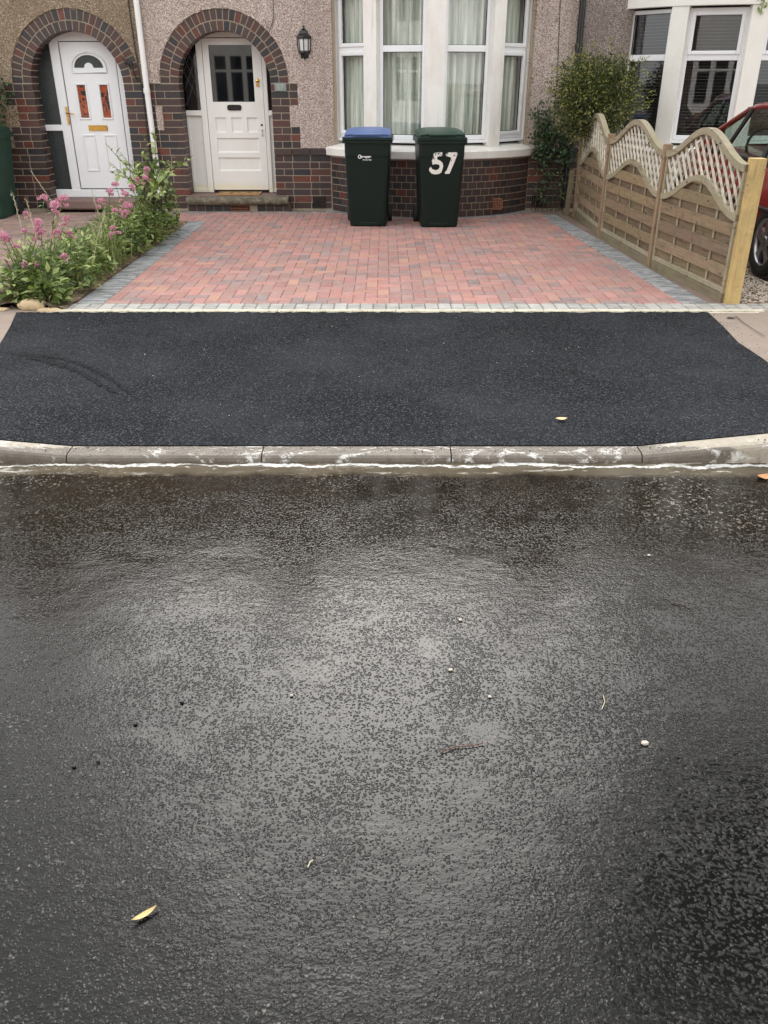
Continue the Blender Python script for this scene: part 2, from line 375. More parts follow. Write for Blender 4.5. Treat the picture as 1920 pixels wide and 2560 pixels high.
# kerb
t = NT('kerb_concrete'); p = t.pos(); s_ = t.sep(p); n = t.noise(t.scale(p, (1, 3.0, 1)), 4, 6, .7, .8); n2 = t.noise(p, 40, 5, .7); n3 = t.noise(t.scale(p, (1, 2.6, 1)), 2.6, 6, .62, 2.2)
ax = t.math('ABSOLUTE', t.math('ADD', s_[0], .145))     # dropped stretch is wet, raised ends are dry
dry = t.ramp(t.math('ADD', t.math('ADD', t.math('MULTIPLY', t.math('SUBTRACT', s_[1], 3.80), 4.0), t.math('MULTIPLY', t.math('SUBTRACT', ax, 1.45), .9)), n), [(.44, 0.0), (.50, 1.0)])
c = t.mix(dry, t.mix(t.noise(p, 14, 6, .75), (.055, .045, .035), (.23, .195, .155)), t.mix(n2, (.27, .235, .185), (.48, .43, .35)))
st_ = t.math('MULTIPLY', t.ramp(n3, [(.52, 0.0), (.57, .9), (.66, 1.0), (.70, .2)]), t.ramp(t.noise(t.scale(p, (1, 2.2, 1)), 17, 6, .78, 1.0), [(.47, 0.0), (.56, .95)]))
c = t.mix(t.math('MULTIPLY', st_, t.ramp(n2, [(.35, .4), (.5, .95)])), c, (.72, .71, .68))
M['kerb'] = t.fin(c, t.mix(dry, .25, .7), t.bump(t.noise(p, 22, 6, .75), .008))
t = NT('old_footway'); p = t.pos(); n = t.noise(p, 5, 6, .65); n2 = t.noise(p, 70, 3)
c = t.mix(n, (.20, .155, .125), (.34, .275, .225)); c = t.mix(t.ramp(n2, [(.62, 0.0), (.75, .5)]), c, (.12, .09, .07))
cr = t.vor(t.math('ADD', 0, 0), 1) if False else None
M['footway'] = t.fin(c, .85, t.bump(n2, .003))
# wet road
t = NT('wet_road'); p = t.pos(); s_ = t.sep(p)
big = t.noise(p, 1.0, 3, .5); mid = t.noise(t.scale(p, (1, 1.2, 1)), 6, 4, .6)
warp = t.n('VectorMath', dict(operation='ADD'), _0=p, _1=t.scale(t.n('TexNoise', None, Vector=p, Scale=90, Detail=2).outputs['Color'], (.009, .009, 0))).outputs[0]
v1 = t.vor(warp, 128, 'SMOOTH_F1'); v2 = t.noise(p, 60, 3, .6)
chip = t.math('SUBTRACT', t.math('MULTIPLY', v2, .75), t.math('MULTIPLY', v1, 1.0))
lev = t.math('ADD', -.44, t.math('MULTIPLY', t.math('ADD', t.math('MULTIPLY', big, .35), t.math('MULTIPLY', mid, .65)), .85))
over = t.math('ADD', t.math('SUBTRACT', chip, lev), .05)
edge = t.ramp(over, [(0.0, 0.0), (.36, 1.0)], 'EASE')          # chips standing out of the water film
coarse = t.ramp(t.math('ADD', t.math('MULTIPLY', t.math('SUBTRACT', s_[0], t.math('MULTIPLY', s_[1], .25)), .9), t.math('MULTIPLY', t.noise(p, 2.4, 4, .6), .7)), [(.38, 0.0), (.75, 1.0)])   # worn patch, more stone standing proud; its colour is also lightened for sparkle
hh = t.math('ADD', t.math('MULTIPLY', edge, .75), t.math('MULTIPLY', t.math('MULTIPLY', t.noise(warp, 75, 4, .68), .5), t.math('SUBTRACT', 1.0, t.math('MULTIPLY', coarse, .75))))
hh = t.math('MULTIPLY', hh, t.math('ADD', .60, t.math('MULTIPLY', coarse, .90)))
stone = t.sep(t.vor(warp, 128, 'F1', 'Color'))[0]
c_chip = t.ramp(stone, [(0, (.004, .004, .0038)), (.6, (.014, .014, .0135)), (.94, (.034, .034, .031)), (1, (.14, .13, .115))])
c_chip = t.mix(t.math('MULTIPLY', coarse, .6), c_chip, (.028, .028, .0275))  # paler stone tone painted in to stand for sparkle
c = t.mix(edge, t.mix(mid, (.002, .002, .0018), (.009, .0088, .0082)), c_chip)
yy = t.math('ADD', s_[1], t.math('MULTIPLY', t.math('SUBTRACT', big, .5), 1.1))
silt = t.ramp(t.math('DIVIDE', yy, 5.0), [(.38, 0.0), (.68, .88)])
c = t.mix(silt, c, t.mix(mid, (.004, .0029, .0017), (.024, .0178, .0115)))
wob = t.math('ADD', s_[1], t.math('MULTIPLY', t.math('SUBTRACT', t.noise(t.scale(p, (1, .2, 1)), 1.6, 5, .7), .5), .26))
fw = t.math('SUBTRACT', t.math('MULTIPLY', t.noise(t.scale(p, (1, .3, 1)), 2.1, 4, .7), .075), .022)
line = t.ramp(t.math('SUBTRACT', fw, t.math('ABSOLUTE', t.math('SUBTRACT', t.math('ADD', wob, t.math('MULTIPLY', t.noise(p, 30, 3), .02)), 3.672))), [(0, 0.0), (.006, 1.0)])
pudm = t.ramp(t.math('SUBTRACT', wob, 3.53), [(0.0, 0.0), (.05, 1.0)])
foam = t.math('MULTIPLY', line, t.ramp(t.noise(t.scale(p, (1, 4, 1)), 7, 5, .75), [(.36, .15), (.48, 1.0)]))
c = t.mix(t.math('MULTIPLY', pudm, .8), c, t.mix(mid, (.055, .044, .030), (.15, .125, .088)))
fl = t.math('MULTIPLY', pudm, t.ramp(t.noise(t.scale(p, (1.2, 5, 1)), 4, 6, .75, .8), [(.58, 0.0), (.62, .75)]))
c = t.mix(fl, c, (.50, .48, .43)); foam = t.math('MULTIPLY', foam, t.ramp(t.noise(p, 55, 4, .75), [(.36, .25), (.5, 1.0)])); c = t.mix(foam, c, (.60, .60, .585))
spl = t.math('MULTIPLY', t.ramp(t.noise(p, 60, 3, .7), [(.58, 0.0), (.64, .8)]), t.math('MULTIPLY', t.ramp(t.math('SUBTRACT', yy, 2.6), [(.3, 0.0), (.8, 1.0)]), t.ramp(big, [(.5, 0.0), (.62, 1.0)])))
c = t.mix(spl, c, (.25, .235, .20))
rg = t.math('ADD', t.ramp(t.noise(p, 2.1, 4, .6), [(.38, .035), (.62, .08)]), t.math('MULTIPLY', edge, .09))
rg = t.mix(foam, rg, .6)
pool = t.ramp(t.noise(t.scale(p, (1, 1.5, 1)), 4.2, 3, .6), [(.52, 0.0), (.70, .75)])
hh = t.math('MULTIPLY', hh, t.math('SUBTRACT', 1.0, pool))
hs_ = t.math('MULTIPLY', hh, t.math('MULTIPLY', t.math('SUBTRACT', 1.0, t.math('MULTIPLY', pudm, .8)), t.math('SUBTRACT', 1.0, t.math('MULTIPLY', silt, .86))))
calm = t.math('SUBTRACT', 1.0, t.math('MULTIPLY', silt, .9)); nm = t.bump(hs_, .0027, 1.0); nm = t.bump(t.math('MULTIPLY', t.noise(t.scale(p, (1, 1.6, 1)), 22, 3, .6), calm), .003, .45, nm); nm = t.bump(t.noise(p, 2.6, 2), .05, .10, nm)
M['road'] = t.fin(c, rg, nm, IOR=1.28)
t = NT('far_ground'); M['far'] = t.fin(t.mix(t.noise(t.pos(), .5, 4), (.10, .10, .09), (.16, .15, .13)), .9)
M['gravel'] = flat('pale_gravel_stone', (.52, .45, .38), .8, .45, 14, .002)
M['sandstone'] = flat('sandstone_lump', (.58, .44, .27), .9, .2, 10, .012, 25)
# car
t = NT('red_car_paint'); M['carred'] = t.fin((.23, .014, .017), .3, None, Coat_Weight=.8, Coat_Roughness=.05)
M['tyre'] = flat('tyre_rubber', (.018, .018, .018), .8, .2, 30)
M['alloy'] = flat('alloy_wheel', (.42, .42, .44), .28, .1, 10, Metallic=.9)
M['carin'] = flat('car_interior', (.03, .03, .032), .8)
M['silver'] = flat('silver_car_paint', (.35, .36, .38), .3, Metallic=.6)

# ------------------------------------------------------------ ground
KX = [-4.33, -3.40, -2.47, -1.543, -.595, .327, 1.254, 2.18, 3.11, 4.04]
def kz(x):      # kerb top height along the street
    if x < -1.543: return -.02 + .085 * min(1, (-1.543 - x) / .93)
    if x > 1.254: return -.02 + .10 * min(1, (x - 1.254) / .93)
    return -.02
g = MB(); g.add([(-400, -400, -.16), (400, -400, -.16), (400, 400, -.16), (-400, 400, -.16)], [(0, 1, 2, 3)]); struct('ground', g, M['far'])
g = MB(); nx, ny = 40, 24
vs = [(-30 + 60 * i / nx, -3.6 + 7.30 * j / ny, -.06 + .0) for j in range(ny + 1) for i in range(nx + 1)]
g.add(vs, [(j * (nx + 1) + i, j * (nx + 1) + i + 1, (j + 1) * (nx + 1) + i + 1, (j + 1) * (nx + 1) + i) for j in range(ny) for i in range(nx)])
struct('road', g, M['road'])
# tarmac crossover
g = MB(); rows = [3.812, 3.9, 4.1, 4.4, 4.8, 5.2, 5.6, 6.0, 6.41]; cols = 220
def tleft(y): return -2.87 + (6.41 - y) * .26 + .03 * sin(y * 17) + .012 * sin(y * 61)
def tright(y): return 2.49 - (6.41 - y) * .06 + .015 * sin(y * 21)
vs = []
for y in rows:
    for i in range(cols + 1):
        x = tleft(y) + (tright(y) - tleft(y)) * i / cols
        k = max(0, 1 - (y - 3.81) / 1.6); b = -.02 + .02 * (y - 3.81) / 2.6
        z = b + (kz(x) + .02) * k + .004
        if y > 6.4: z -= .0; yy = y + random.uniform(-.018, .010)
        else: yy = y
        vs.append((x, yy, z))
g.add(vs, [(j * (cols + 1) + i, j * (cols + 1) + i + 1, (j + 1) * (cols + 1) + i + 1, (j + 1) * (cols + 1) + i) for j in range(len(rows) - 1) for i in range(cols)], smooth=True)
struct('tarmac_crossover', g, M['tarmac'])
# damp trickle that ran over the tarmac
g = MB()
for pts in ([(-4, 874, 18), (30, 880, 18), (85, 892, 16), (125, 903, 13), (165, 917, 12), (200, 930, 11), (235, 950, 9), (265, 965, 6), (290, 978, 2)], [(85, 886, 8), (140, 892, 9), (185, 905, 7), (215, 915, 8), (260, 935, 7), (300, 960, 5), (325, 982, 2)]):
    vs = []; P_ = []
    for a, b in zip(pts, pts[1:]):
        for q in range(22): f_ = q / 22; P_.append([a[k] + (b[k] - a[k]) * f_ for k in range(3)])
    for k, (x, y, w) in enumerate(P_):
        w1 = w * random.uniform(.25, 1.2) * .5; w2 = w * random.uniform(.25, 1.2) * .5
        for yy_ in (y - w1, y + w2):
            q = gr(x, yy_, .004); vs.append((q[0] + random.uniform(-.018, .018), q[1] + random.uniform(-.012, .012), -.02 + .02 * (q[1] - 3.81) / 2.6 + .0070 + (kz(q[0]) + .02) * max(0, 1 - (q[1] - 3.81) / 1.6)))
    g.add(vs, [(2 * i, 2 * i + 2, 2 * i + 3, 2 * i + 1) for i in range(len(P_) - 1)])
struct('damp_trickle_on_tarmac', g, M['damp'])
# old footway each side
for nm, xa, xb in (('footway_near_flower_bed', -30, -2.2), ('footway_near_gravel_drive', 2.3, 30)):
    g = MB(); xs = [xa] + [min(xa, xb) + 0] * 0
    xs = sorted(set([xa, xb] + [v for v in [x_ * .25 for x_ in range(-24, 25)] if min(xa, xb) < v < max(xa, xb)])); ys = [3.812, 4.1, 4.5, 5.0, 5.4, 6.0, 6.62]
    vs = [(x, y, (-.02 + .02 * (y - 3.81) / 2.6) + (kz(x) + .02) * max(0, 1 - (y - 3.81) / 1.6) - .003) for y in ys for x in xs]; m = len(xs)
    g.add(vs, [(j * m + i, j * m + i + 1, (j + 1) * m + i + 1, (j + 1) * m + i) for j in range(len(ys) - 1) for i in range(m - 1)], smooth=True)
    struct(nm, g, M['footway'])
g = MB()
for i in range(700):
    k = random.random()
    if k < .45: x, y = random.uniform(-2.8, 2.9), 6.415 + abs(random.gauss(0, .022))
    elif k < .7: y = random.uniform(3.9, 6.4); x = tright(y) + random.gauss(.02, .05)
    elif k < .85: x, y = random.uniform(-2, 2), random.uniform(3.70, 3.81)
    else: x, y = random.uniform(-2.4, 2.4), random.uniform(3.9, 6.3)
    z = kz(x) + .001 if y < 3.81 else (-.02 + .02 * (y - 3.81) / 2.6 + (kz(x) + .02) * max(0, 1 - (y - 3.81) / 1.6) + .004)
    r = random.uniform(.002, .0055); c_ = random.choice((.03, .05, .12, .4)) if k < .85 else random.choice((.1, .25, .45))
    vs = [(x + random.uniform(.6, 1.1) * r * cos(a), y + random.uniform(.6, 1.1) * r * sin(a), z) for a in (0, 1.6, 3.1, 4.7)] + [(x, y, z + r)]
    g.add(vs, [(0, 1, 4), (1, 2, 4), (2, 3, 4), (3, 0, 4)], (c_, c_ * .97, c_ * .9))
t = NT('grit'); M['grit'] = t.fin(t.col(), .9)
o = g.build('loose_grit', M['grit']); o['kind'] = 'stuff'; o['label'] = 'loose grit scattered round the tarmac edges'
# crack line and small hole in the right footway
g = MB(); c0 = [gr(1838, 790), gr(1856, 806), gr(1880, 822), gr(1912, 842)]
for a, b in zip(c0, c0[1:]):
    a, b = Vector(a), Vector(b); n_ = Vector((b.y - a.y, a.x - b.x, 0)).normalized() * .0035
    g.add([a + n_ + Vector((0, 0, .004)), a - n_ + Vector((0, 0, .004)), b - n_ + Vector((0, 0, .004)), b + n_ + Vector((0, 0, .004))], [(0, 1, 2, 3)])
x0, y0, _ = gr(1828, 796)
g.add([(x0 - .035, y0, .005), (x0 - .015, y0 + .03, .005), (x0 + .02, y0 + .022, .005), (x0 + .04, y0, .005), (x0 + .005, y0 - .01, .005)], [(0, 1, 2, 3, 4)])
struct('footway_crack', g, M['blackpl'])
# kerb stones
klab = {0: 'far left raised concrete kerb outside the picture edge', 1: 'raised concrete kerb left of the sloping one', 2: 'sloping concrete kerb at the left end of the dropped kerb', 3: 'wet flat dropped kerb at its left end, splashed with white streaks',
        4: 'wet flat dropped kerb in the middle, in front of the blue-lidded bin', 5: 'wet flat dropped kerb at its right end with heavy white splashes', 6: 'sloping concrete kerb rising at the right end of the dropped kerb', 7: 'raised concrete kerb at the far right', 8: 'last raised kerb'}
for i in range(2, 8):
    xa, xb = KX[i] + .003, KX[i + 1] - .003
    k = thing('kerb_stone', klab[i], 'kerb', ((xa + xb) / 2, 3.75, -.10), 'kerb stones along the road edge')
    g = MB(); n = 12; prof = [(3.81, -.16), (3.81, 0), (3.735, -.002), (3.717, -.008), (3.706, -.018), (3.701, -.032), (3.699, -.05), (3.696, -.30)]
    vs = []
    for q in range(n + 1):
        x = xa + (xb - xa) * q / n; zt = kz(x)
        for y, dz in prof: vs.append((x, y, zt + dz if dz > -.1 else -.16))
    m = len(prof)
    g.add(vs, [(q * m + j, q * m + j + 1, (q + 1) * m + j + 1, (q + 1) * m + j) for q in range(n) for j in range(m - 1)], smooth=False)
    g.add(vs[:m], [list(range(m))]); g.add(vs[-m:], [list(range(m))])
    g.build('stone', M['kerb'], k)
# beds / base under drive
g = MB(); g.add([(-30, 6.41, -.022), (30, 6.41, -.022), (30, 13, -.022), (-30, 13, -.022)], [(0, 1, 2, 3)]); struct('drive_base', g, M['soil'])

# block paving
def clip(poly, a, b):   # keep left of a->b
    out = []
    def side(p): return (b[0] - a[0]) * (p[1] - a[1]) - (b[1] - a[1]) * (p[0] - a[0])
    for i in range(len(poly)):
        p, q = poly[i], poly[(i + 1) % len(poly)]; sp, sq = side(p), side(q)
        if sp >= 0: out.append(p)
        if (sp > 0 > sq) or (sp < 0 < sq):
            t_ = sp / (sp - sq); out.append((p[0] + (q[0] - p[0]) * t_, p[1] + (q[1] - p[1]) * t_))
    return out
def area(p): return abs(sum(p[i][0] * p[(i + 1) % len(p)][1] - p[(i + 1) % len(p)][0] * p[i][1] for i in range(len(p)))) / 2
def redcol():
    r = random.random(); k = random.uniform(.80, 1.16)
    if r < .50: c = random.choice(((.46, .195, .155), (.44, .205, .18), (.38, .16, .14)))
    elif r < .74: c = (.36, .20, .175)
    elif r < .92: c = random.choice(((.30, .195, .18), (.46, .235, .16)))
    else: c = (.22, .175, .175)
    return tuple(x * k for x in c)
def herring(g, polyc, x0, y0, x1, y1, colf=redcol, zt=0.0, ang=0):
    w = .1; n = int((x1 - x0) / w) + 3; m = int((y1 - y0) / w) + 3
    for i in range(-2, n):
        for j in range(-2, m):
            d = (i - j) % 4
            if d == 0: r = (x0 + i * w, y0 + j * w, x0 + (i + 2) * w, y0 + (j + 1) * w)
            elif d == 2: r = (x0 + i * w, y0 + (j - 1) * w, x0 + (i + 1) * w, y0 + (j + 1) * w)
            else: continue
            e = .0022; po = [(r[0] + e, r[1] + e), (r[2] - e, r[1] + e), (r[2] - e, r[3] - e), (r[0] + e, r[3] - e)]
            for a, b in zip(polyc, polyc[1:] + polyc[:1]):
                po = clip(po, a, b)
                if len(po) < 3: break
            if len(po) >= 3 and area(po) > .0008:
                g.slab(po, zt - .03, zt + random.uniform(-.0012, .0012), colf(), .005)
g = MB()
IL = (-2.255, 6.705); IR = (2.395, 6.705); BR = (2.105, 11.2)
herring(g, [IL, IR, BR, (-2.255, 11.1)], -2.255, 6.705, 2.5, 11.2)
herring(g, [(-3.3, 11.12), (2.12, 11.12), (2.12, 11.86), (-3.3, 11.86)], -3.355, 11.105, 2.2, 11.9)
herring(g, [(-.72, 11.86), (2.0, 11.86), (2.0, 12.1), (-.72, 12.1)], -.755, 11.805, 2.2, 12.1)
struct('driveway_red_block_paving', g, M['paver'])
def greycol(dark):
    k = random.uniform(.8, 1.2)
    return tuple(x * k for x in ((.17, .18, .19) if dark else (.30, .30, .28)))
g = MB()
y = 6.71
while y < 11.05:      # left border
    g.slab([(-2.475, y + .004), (-2.26, y + .004), (-2.26, y + .094), (-2.475, y + .094)], -.03, .001 + random.uniform(-.001, .001), greycol(1), .008); y += .1
dx, dy = BR[0] - IR[0], BR[1] - IR[1]; L = sqrt(dx * dx + dy * dy); ux, uy = dx / L, dy / L; nx_, ny_ = uy, -ux
s = .0
while s < L + .4:     # right border
    a = (IR[0] + ux * s + .004, IR[1] + uy * s + .01); ux0, uy0 = ux, uy
    g.slab([(a[0], a[1] + .002), (a[0] + nx_ * .215, a[1] + ny_ * .215 + .002), (a[0] + nx_ * .215 + ux * .091, a[1] + ny_ * .215 + uy * .091), (a[0] + ux * .091, a[1] + uy * .091)], -.03, .001 + random.uniform(-.001, .001), greycol(1), .008); s += .1
x = -2.66
while x < 4.6:        # front row
    g.slab([(x + .003, 6.495), (x + .099, 6.495), (x + .099, 6.70), (x + .003, 6.70)], -.03, .001 + random.uniform(-.0015, .0015), greycol(0), .007); x += .103
x = -3.3
while x < -.75:       # row along the house
    g.slab([(x + .002, 11.865), (x + .098, 11.865), (x + .098, 11.965), (x + .002, 11.965)], -.03, .001, greycol(1), .006); x += .1
for i in range(27):   # curved row round the bay
    a0 = radians(-56 + i * 4.15); a1 = a0 + radians(4.0); r0, r1 = 1.61, 1.72
    g.slab([(.62 + r0 * sin(a0), 13 - r0 * cos(a0)), (.62 + r0 * sin(a1), 13 - r0 * cos(a1)), (.62 + r1 * sin(a1), 13 - r1 * cos(a1)), (.62 + r1 * sin(a0), 13 - r1 * cos(a0))], -.03, .004, greycol(1), .005)
struct('driveway_grey_block_border', g, M['gpaver'])
g = MB(); g.add([(-3.4, 6.49, -.006), (2.75, 6.49, -.006), (2.4, 12.1, -.006), (-3.4, 12.1, -.006)], [(0, 1, 2, 3)]); struct('joint_sand_bed', g, M['joint'])
g = MB()
for xa, xb in ((-2.66, -1.75), (-1.745, -.83), (-.825, .09), (.095, 1.01), (1.015, 1.93), (1.935, 2.95)): g.box(xa, xb, 6.437, 6.49, -.06, .006, b=.004)
g.box(-2.66, 2.9, 6.402, 6.433, -.06, -.002, b=.003)
struct('pale_concrete_edging', g, M['edging'])
# flower bed
g = MB(); n = 40; m = 12; vs = []
for j in range(n + 1):
    for i in range(m + 1):
        x = -3.15 + .665 * i / m; y = 6.5 + 4.55 * j / n; e = sin(pi * i / m)
        vs.append((x, y, .001 + .05 * e + random.uniform(-.012, .012)))
g.add(vs, [(j * (m + 1) + i, j * (m + 1) + i + 1, (j + 1) * (m + 1) + i + 1, (j + 1) * (m + 1) + i) for j in range(n) for i in range(m)], smooth=True)
struct('flower_bed_soil', g, M['soil'])
# neighbour's brown block drive (left)
def browncol():
    k = random.uniform(.85, 1.15); return tuple(x * k for x in random.choice(((.27, .17, .14), (.30, .20, .17), (.22, .15, .135))))
g = MB(); herring(g, [(-7.2, 6.9), (-3.16, 6.9), (-3.16, 11.9), (-7.2, 11.9)], -7.2, 6.9, -3.1, 12, browncol, .0)
t = NT('brown_block_paver'); c = t.mix(t.ramp(t.noise(t.pos(), 6, 5), [(.4, 0.0), (.8, .5)]), t.col(), (.30, .24, .20)); M['bpaver'] = t.fin(c, .85)
struct('neighbour_brown_block_drive', g, M['bpaver'])
g = MB(); g.add([(-7.3, 6.88, -.010), (-3.16, 6.88, -.010), (-3.16, 11.95, -.010), (-7.3, 11.95, -.010)], [(0, 1, 2, 3)]); struct('brown_drive_joint_sand', g, M['joint'])
g = MB(); g.box(-7.3, -3.2, 6.50, 6.86, -.06, .004, b=.006); struct('threshold_slab', g, M['edging'])
# gravel on the right drive
g = MB()
def stonemesh(g, c, r, col=(1, 1, 1), fl=.6):
    c = Vector(c); vs = []; rot = Matrix.Rotation(random.uniform(0, 6.3), 3, 'Z') @ Matrix.Rotation(random.uniform(-.5, .5), 3, 'X')
    base = [(0, 0, 1), (1, 0, 0), (0, 1, 0), (-1, 0, 0), (0, -1, 0), (0, 0, -1)]
    for b in base: vs.append(c + rot @ (Vector(b) * r * random.uniform(.7, 1.2) * 1).__mul__(1))
    vs = [Vector((v.x, v.y, c.z + (v.z - c.z) * fl)) for v in vs]
    g.add(vs, [(0, 1, 2), (0, 2, 3), (0, 3, 4), (0, 4, 1), (5, 2, 1), (5, 3, 2), (5, 4, 3), (5, 1, 4)], col)
for i in range(9000):
    x = random.uniform(2.78, 4.6); y = random.uniform(6.72, 10.0) if random.random() < .75 else random.uniform(6.72, 7.8)
    stonemesh(g, (x, y, random.uniform(.0, .008)), random.uniform(.006, .015))
o = g.build('gravel', M['gravel'], fixn=True); o['kind'] = 'stuff'; o['label'] = 'pale gravel under the red car'
g = MB(); g.add([(2.74, 6.70, -.004), (8, 6.70, -.004), (8, 12, -.004), (2.6, 12, -.004)], [(0, 1, 2, 3)]); struct('gravel_drive_bed', g, M['soil'])

# ------------------------------------------------------------ houses
YW = 12.1
CH = .085; Z0 = .021
def brickcol(red=.35):
    red *= .72
    r = random.random(); k = random.uniform(.8, 1.2)
    if r < red * .45: c = (.20, .055, .035)
    elif r < red: c = (.14, .052, .042)
    elif r < .72: c = (.092, .052, .048)
    elif r < .86: c = (.062, .046, .050)
    else: c = (.035, .035, .042)
    return tuple(x * k for x in c)
def course(g, k, xa, xb, off, yf=YW, dep=.10, head=False, red=.35):
    z0 = Z0 + k * CH + .005; z1 = z0 + CH - .010; x = xa; first = True
    pat = [.114] if head else [.228, .228, .114]
    i = off
    if k < 1: red = .02
    while x < xb - .02:
        w = pat[i % len(pat)]; i += 1
        if first and off % 2: w = .114
        first = False
        x1 = min(x + w, xb)
        if xb - x1 < .05: x1 = xb
        g.box(x, x1, yf - random.uniform(.0005, .003), yf + dep, z0, z1, brickcol(red), .003); x = x1 + .010
def jarc(cx, cz, r, a0, a1, n, e=.007): return [(x + random.uniform(-e, e), z + random.uniform(-e, e)) for x, z in arc(cx, cz, r, a0, a1, n)]
def arc(cx, cz, r, a0, a1, n): return [(cx + r * cos(a0 + (a1 - a0) * i / n), cz + r * sin(a0 + (a1 - a0) * i / n)) for i in range(n + 1)]
CZ = 1.556
def arch(g, cx):
    for r0, r1, n, dep in ((.59, .700, 25, .25), (.712, .826, 31, .11)):
        for i in range(n):
            a0 = pi * i / n + .006 / r0; a1 = pi * (i + 1) / n - .006 / r0
            c = brickcol(.22); vs = []
            e0, e1 = random.uniform(-.002, .003), (random.uniform(-.004, .008) if r1 > .75 else 0)
            for y in (YW - random.uniform(.0, .003), YW + dep):
                for r, a in ((r0 + e0, a0), (r1 + e1, a0), (r1 + e1, a1), (r0 + e0, a1)):
                    # mortar joints widen outwards: taper the brick a little less than the ray
                    vs.append((cx + r * cos(a), y, CZ + r * sin(a)))
            g.add(vs, [(0, 1, 2, 3), (4, 7, 6, 5), (0, 4, 5, 1), (1, 5, 6, 2), (2, 6, 7, 3), (3, 7, 4, 0)], c)
def jamb(g, x, sgn, k0, k1):    # reveal bricks of the doorway: x = opening edge, sgn +1 when brick lies to +x
    for k in range(k0, k1):
        z0 = Z0 + k * CH + .005; z1 = z0 + CH - .010
        for (ya, yb) in (((YW + .001, YW + .11), (YW + .12, YW + .25)) if k % 2 else ((YW + .001, YW + .225), (YW + .235, YW + .25))):
            g.box(x + sgn * .0005, x + sgn * .09, ya, yb, z0, z1, brickcol(.25), .003)
def airbrick(parent, x0, x1, z0, z1, y, mat):
    g = MB(); g.box(x0, x1, y, y + .02, z0, z0 + .012, b=.002); g.box(x0, x1, y, y + .02, z1 - .012, z1, b=.002)
    nxx = 7
    for i in range(nxx + 1):
        x = x0 + (x1 - x0 - .009) * i / nxx; g.box(x, x + .009, y + .0015, y + .02, z0 + .012, z1 - .012)
    nz = max(2, int((z1 - z0) / .034))
    for j in range(1, nz):
        z = z0 + (z1 - z0) * j / nz; g.box(x0, x1, y + .003, y + .02, z - .004, z + .004)
    o = g.build('air_brick', mat, parent)
    g = MB(); g.add([(x0, y + .012, z0), (x1, y + .012, z0), (x1, y + .012, z1), (x0, y + .012, z1)], [(0, 1, 2, 3)]); g.build('vent_hole', M['black'], o)
    return o

def facet(cx, cy, R, a0, a1):
    p0 = Vector((cx + R * sin(a0), cy - R * cos(a0), 0)); p1 = Vector((cx + R * sin(a1), cy - R * cos(a1), 0))
    u = (p1 - p0); w = u.length; u.normalize(); n = Vector((-u.y, u.x, 0))   # n points inwards (+y)
    if n.y < 0: n = -n
    return (lambda p: p0 + u * p.x + n * p.y + Vector((0, 0, p.z))), w
def windowpanel(parent, cx, cy, R, a0, a1, zb, zt, ztr, sash_low, sash_top, mat, closed=False):
    xf, w = facet(cx, cy, R, a0, a1); g = MB(xf); f = .045
    g.box(0, f, 0, .06, zb, zt, b=.006); g.box(w - f, w, 0, .06, zb, zt, b=.006)
    g.box(f, w - f, 0, .06, zb, zb + f + .01, b=.006); g.box(f, w - f, 0, .06, zt - f, zt, b=.006)
    g.box(f, w - f, 0, .06, ztr - f * .8, ztr + f * .8, b=.006)
    if zt < 3: g.box(-.02, w + .02, -.04, .03, zb - .035, zb - .002, b=.006)
    for on, za, zc in ((sash_low, zb + f + .01, ztr - f * .8), (sash_top, ztr + f * .8, zt - f)):
        if on:
            s = .034; y0 = -.014
            g.box(f - .014, f + s, y0, .05, za - .012, zc + .012, b=.008); g.box(w - f - s, w - f + .014, y0, .05, za - .012, zc + .012, b=.008)
            g.box(f + s, w - f - s, y0, .05, za - .012, za + s, b=.008); g.box(f + s, w - f - s, y0, .05, zc - s, zc + .012, b=.008)
    fr = g.build('window', mat, parent)
    # black gaskets
    g = MB(xf)
    for on, za, zc in ((sash_low, zb + f + .01, ztr - f * .8), (sash_top, ztr + f * .8, zt - f)):
        i = (.034 if on else 0); gx0, gx1, gz0, gz1 = f + i, w - f - i, za + i, zc - i; q = .006
        g.box(gx0, gx0 + q, .022, .036, gz0, gz1); g.box(gx1 - q, gx1, .022, .036, gz0, gz1); g.box(gx0 + q, gx1 - q, .022, .036, gz0, gz0 + q); g.box(gx0 + q, gx1 - q, .022, .036, gz1 - q, gz1)
    g.build('gasket', M['blackpl'], fr)
    g = MB(xf); g.add([(f * .5, .03, zb + .02), (w - f * .5, .03, zb + .02), (w - f * .5, .03, zt - .02), (f * .5, .03, zt - .02)], [(0, 1, 2, 3)])
    g.build('pane', M['glass'], fr)
    return fr
def ring(g, cx, cy, r0, r1, a0, a1, z0, z1, n=24, col=(1, 1, 1)):
    vs = []
    for i in range(n + 1):
        a = a0 + (a1 - a0) * i / n
        for r in (r0, r1):
            for z in (z0, z1): vs.append((cx + r * sin(a), cy - r * cos(a), z))
    fs = []
    for i in range(n):
        b = i * 4; c = b + 4
        fs += [(b, b + 1, c + 1, c), (b + 2, c + 2, c + 3, b + 3), (b + 1, b + 3, c + 3, c + 1), (b, c, c + 2, b + 2)]
    fs += [(0, 2, 3, 1), (n * 4, n * 4 + 1, n * 4 + 3, n * 4 + 2)]
    g.add(vs, fs, col)
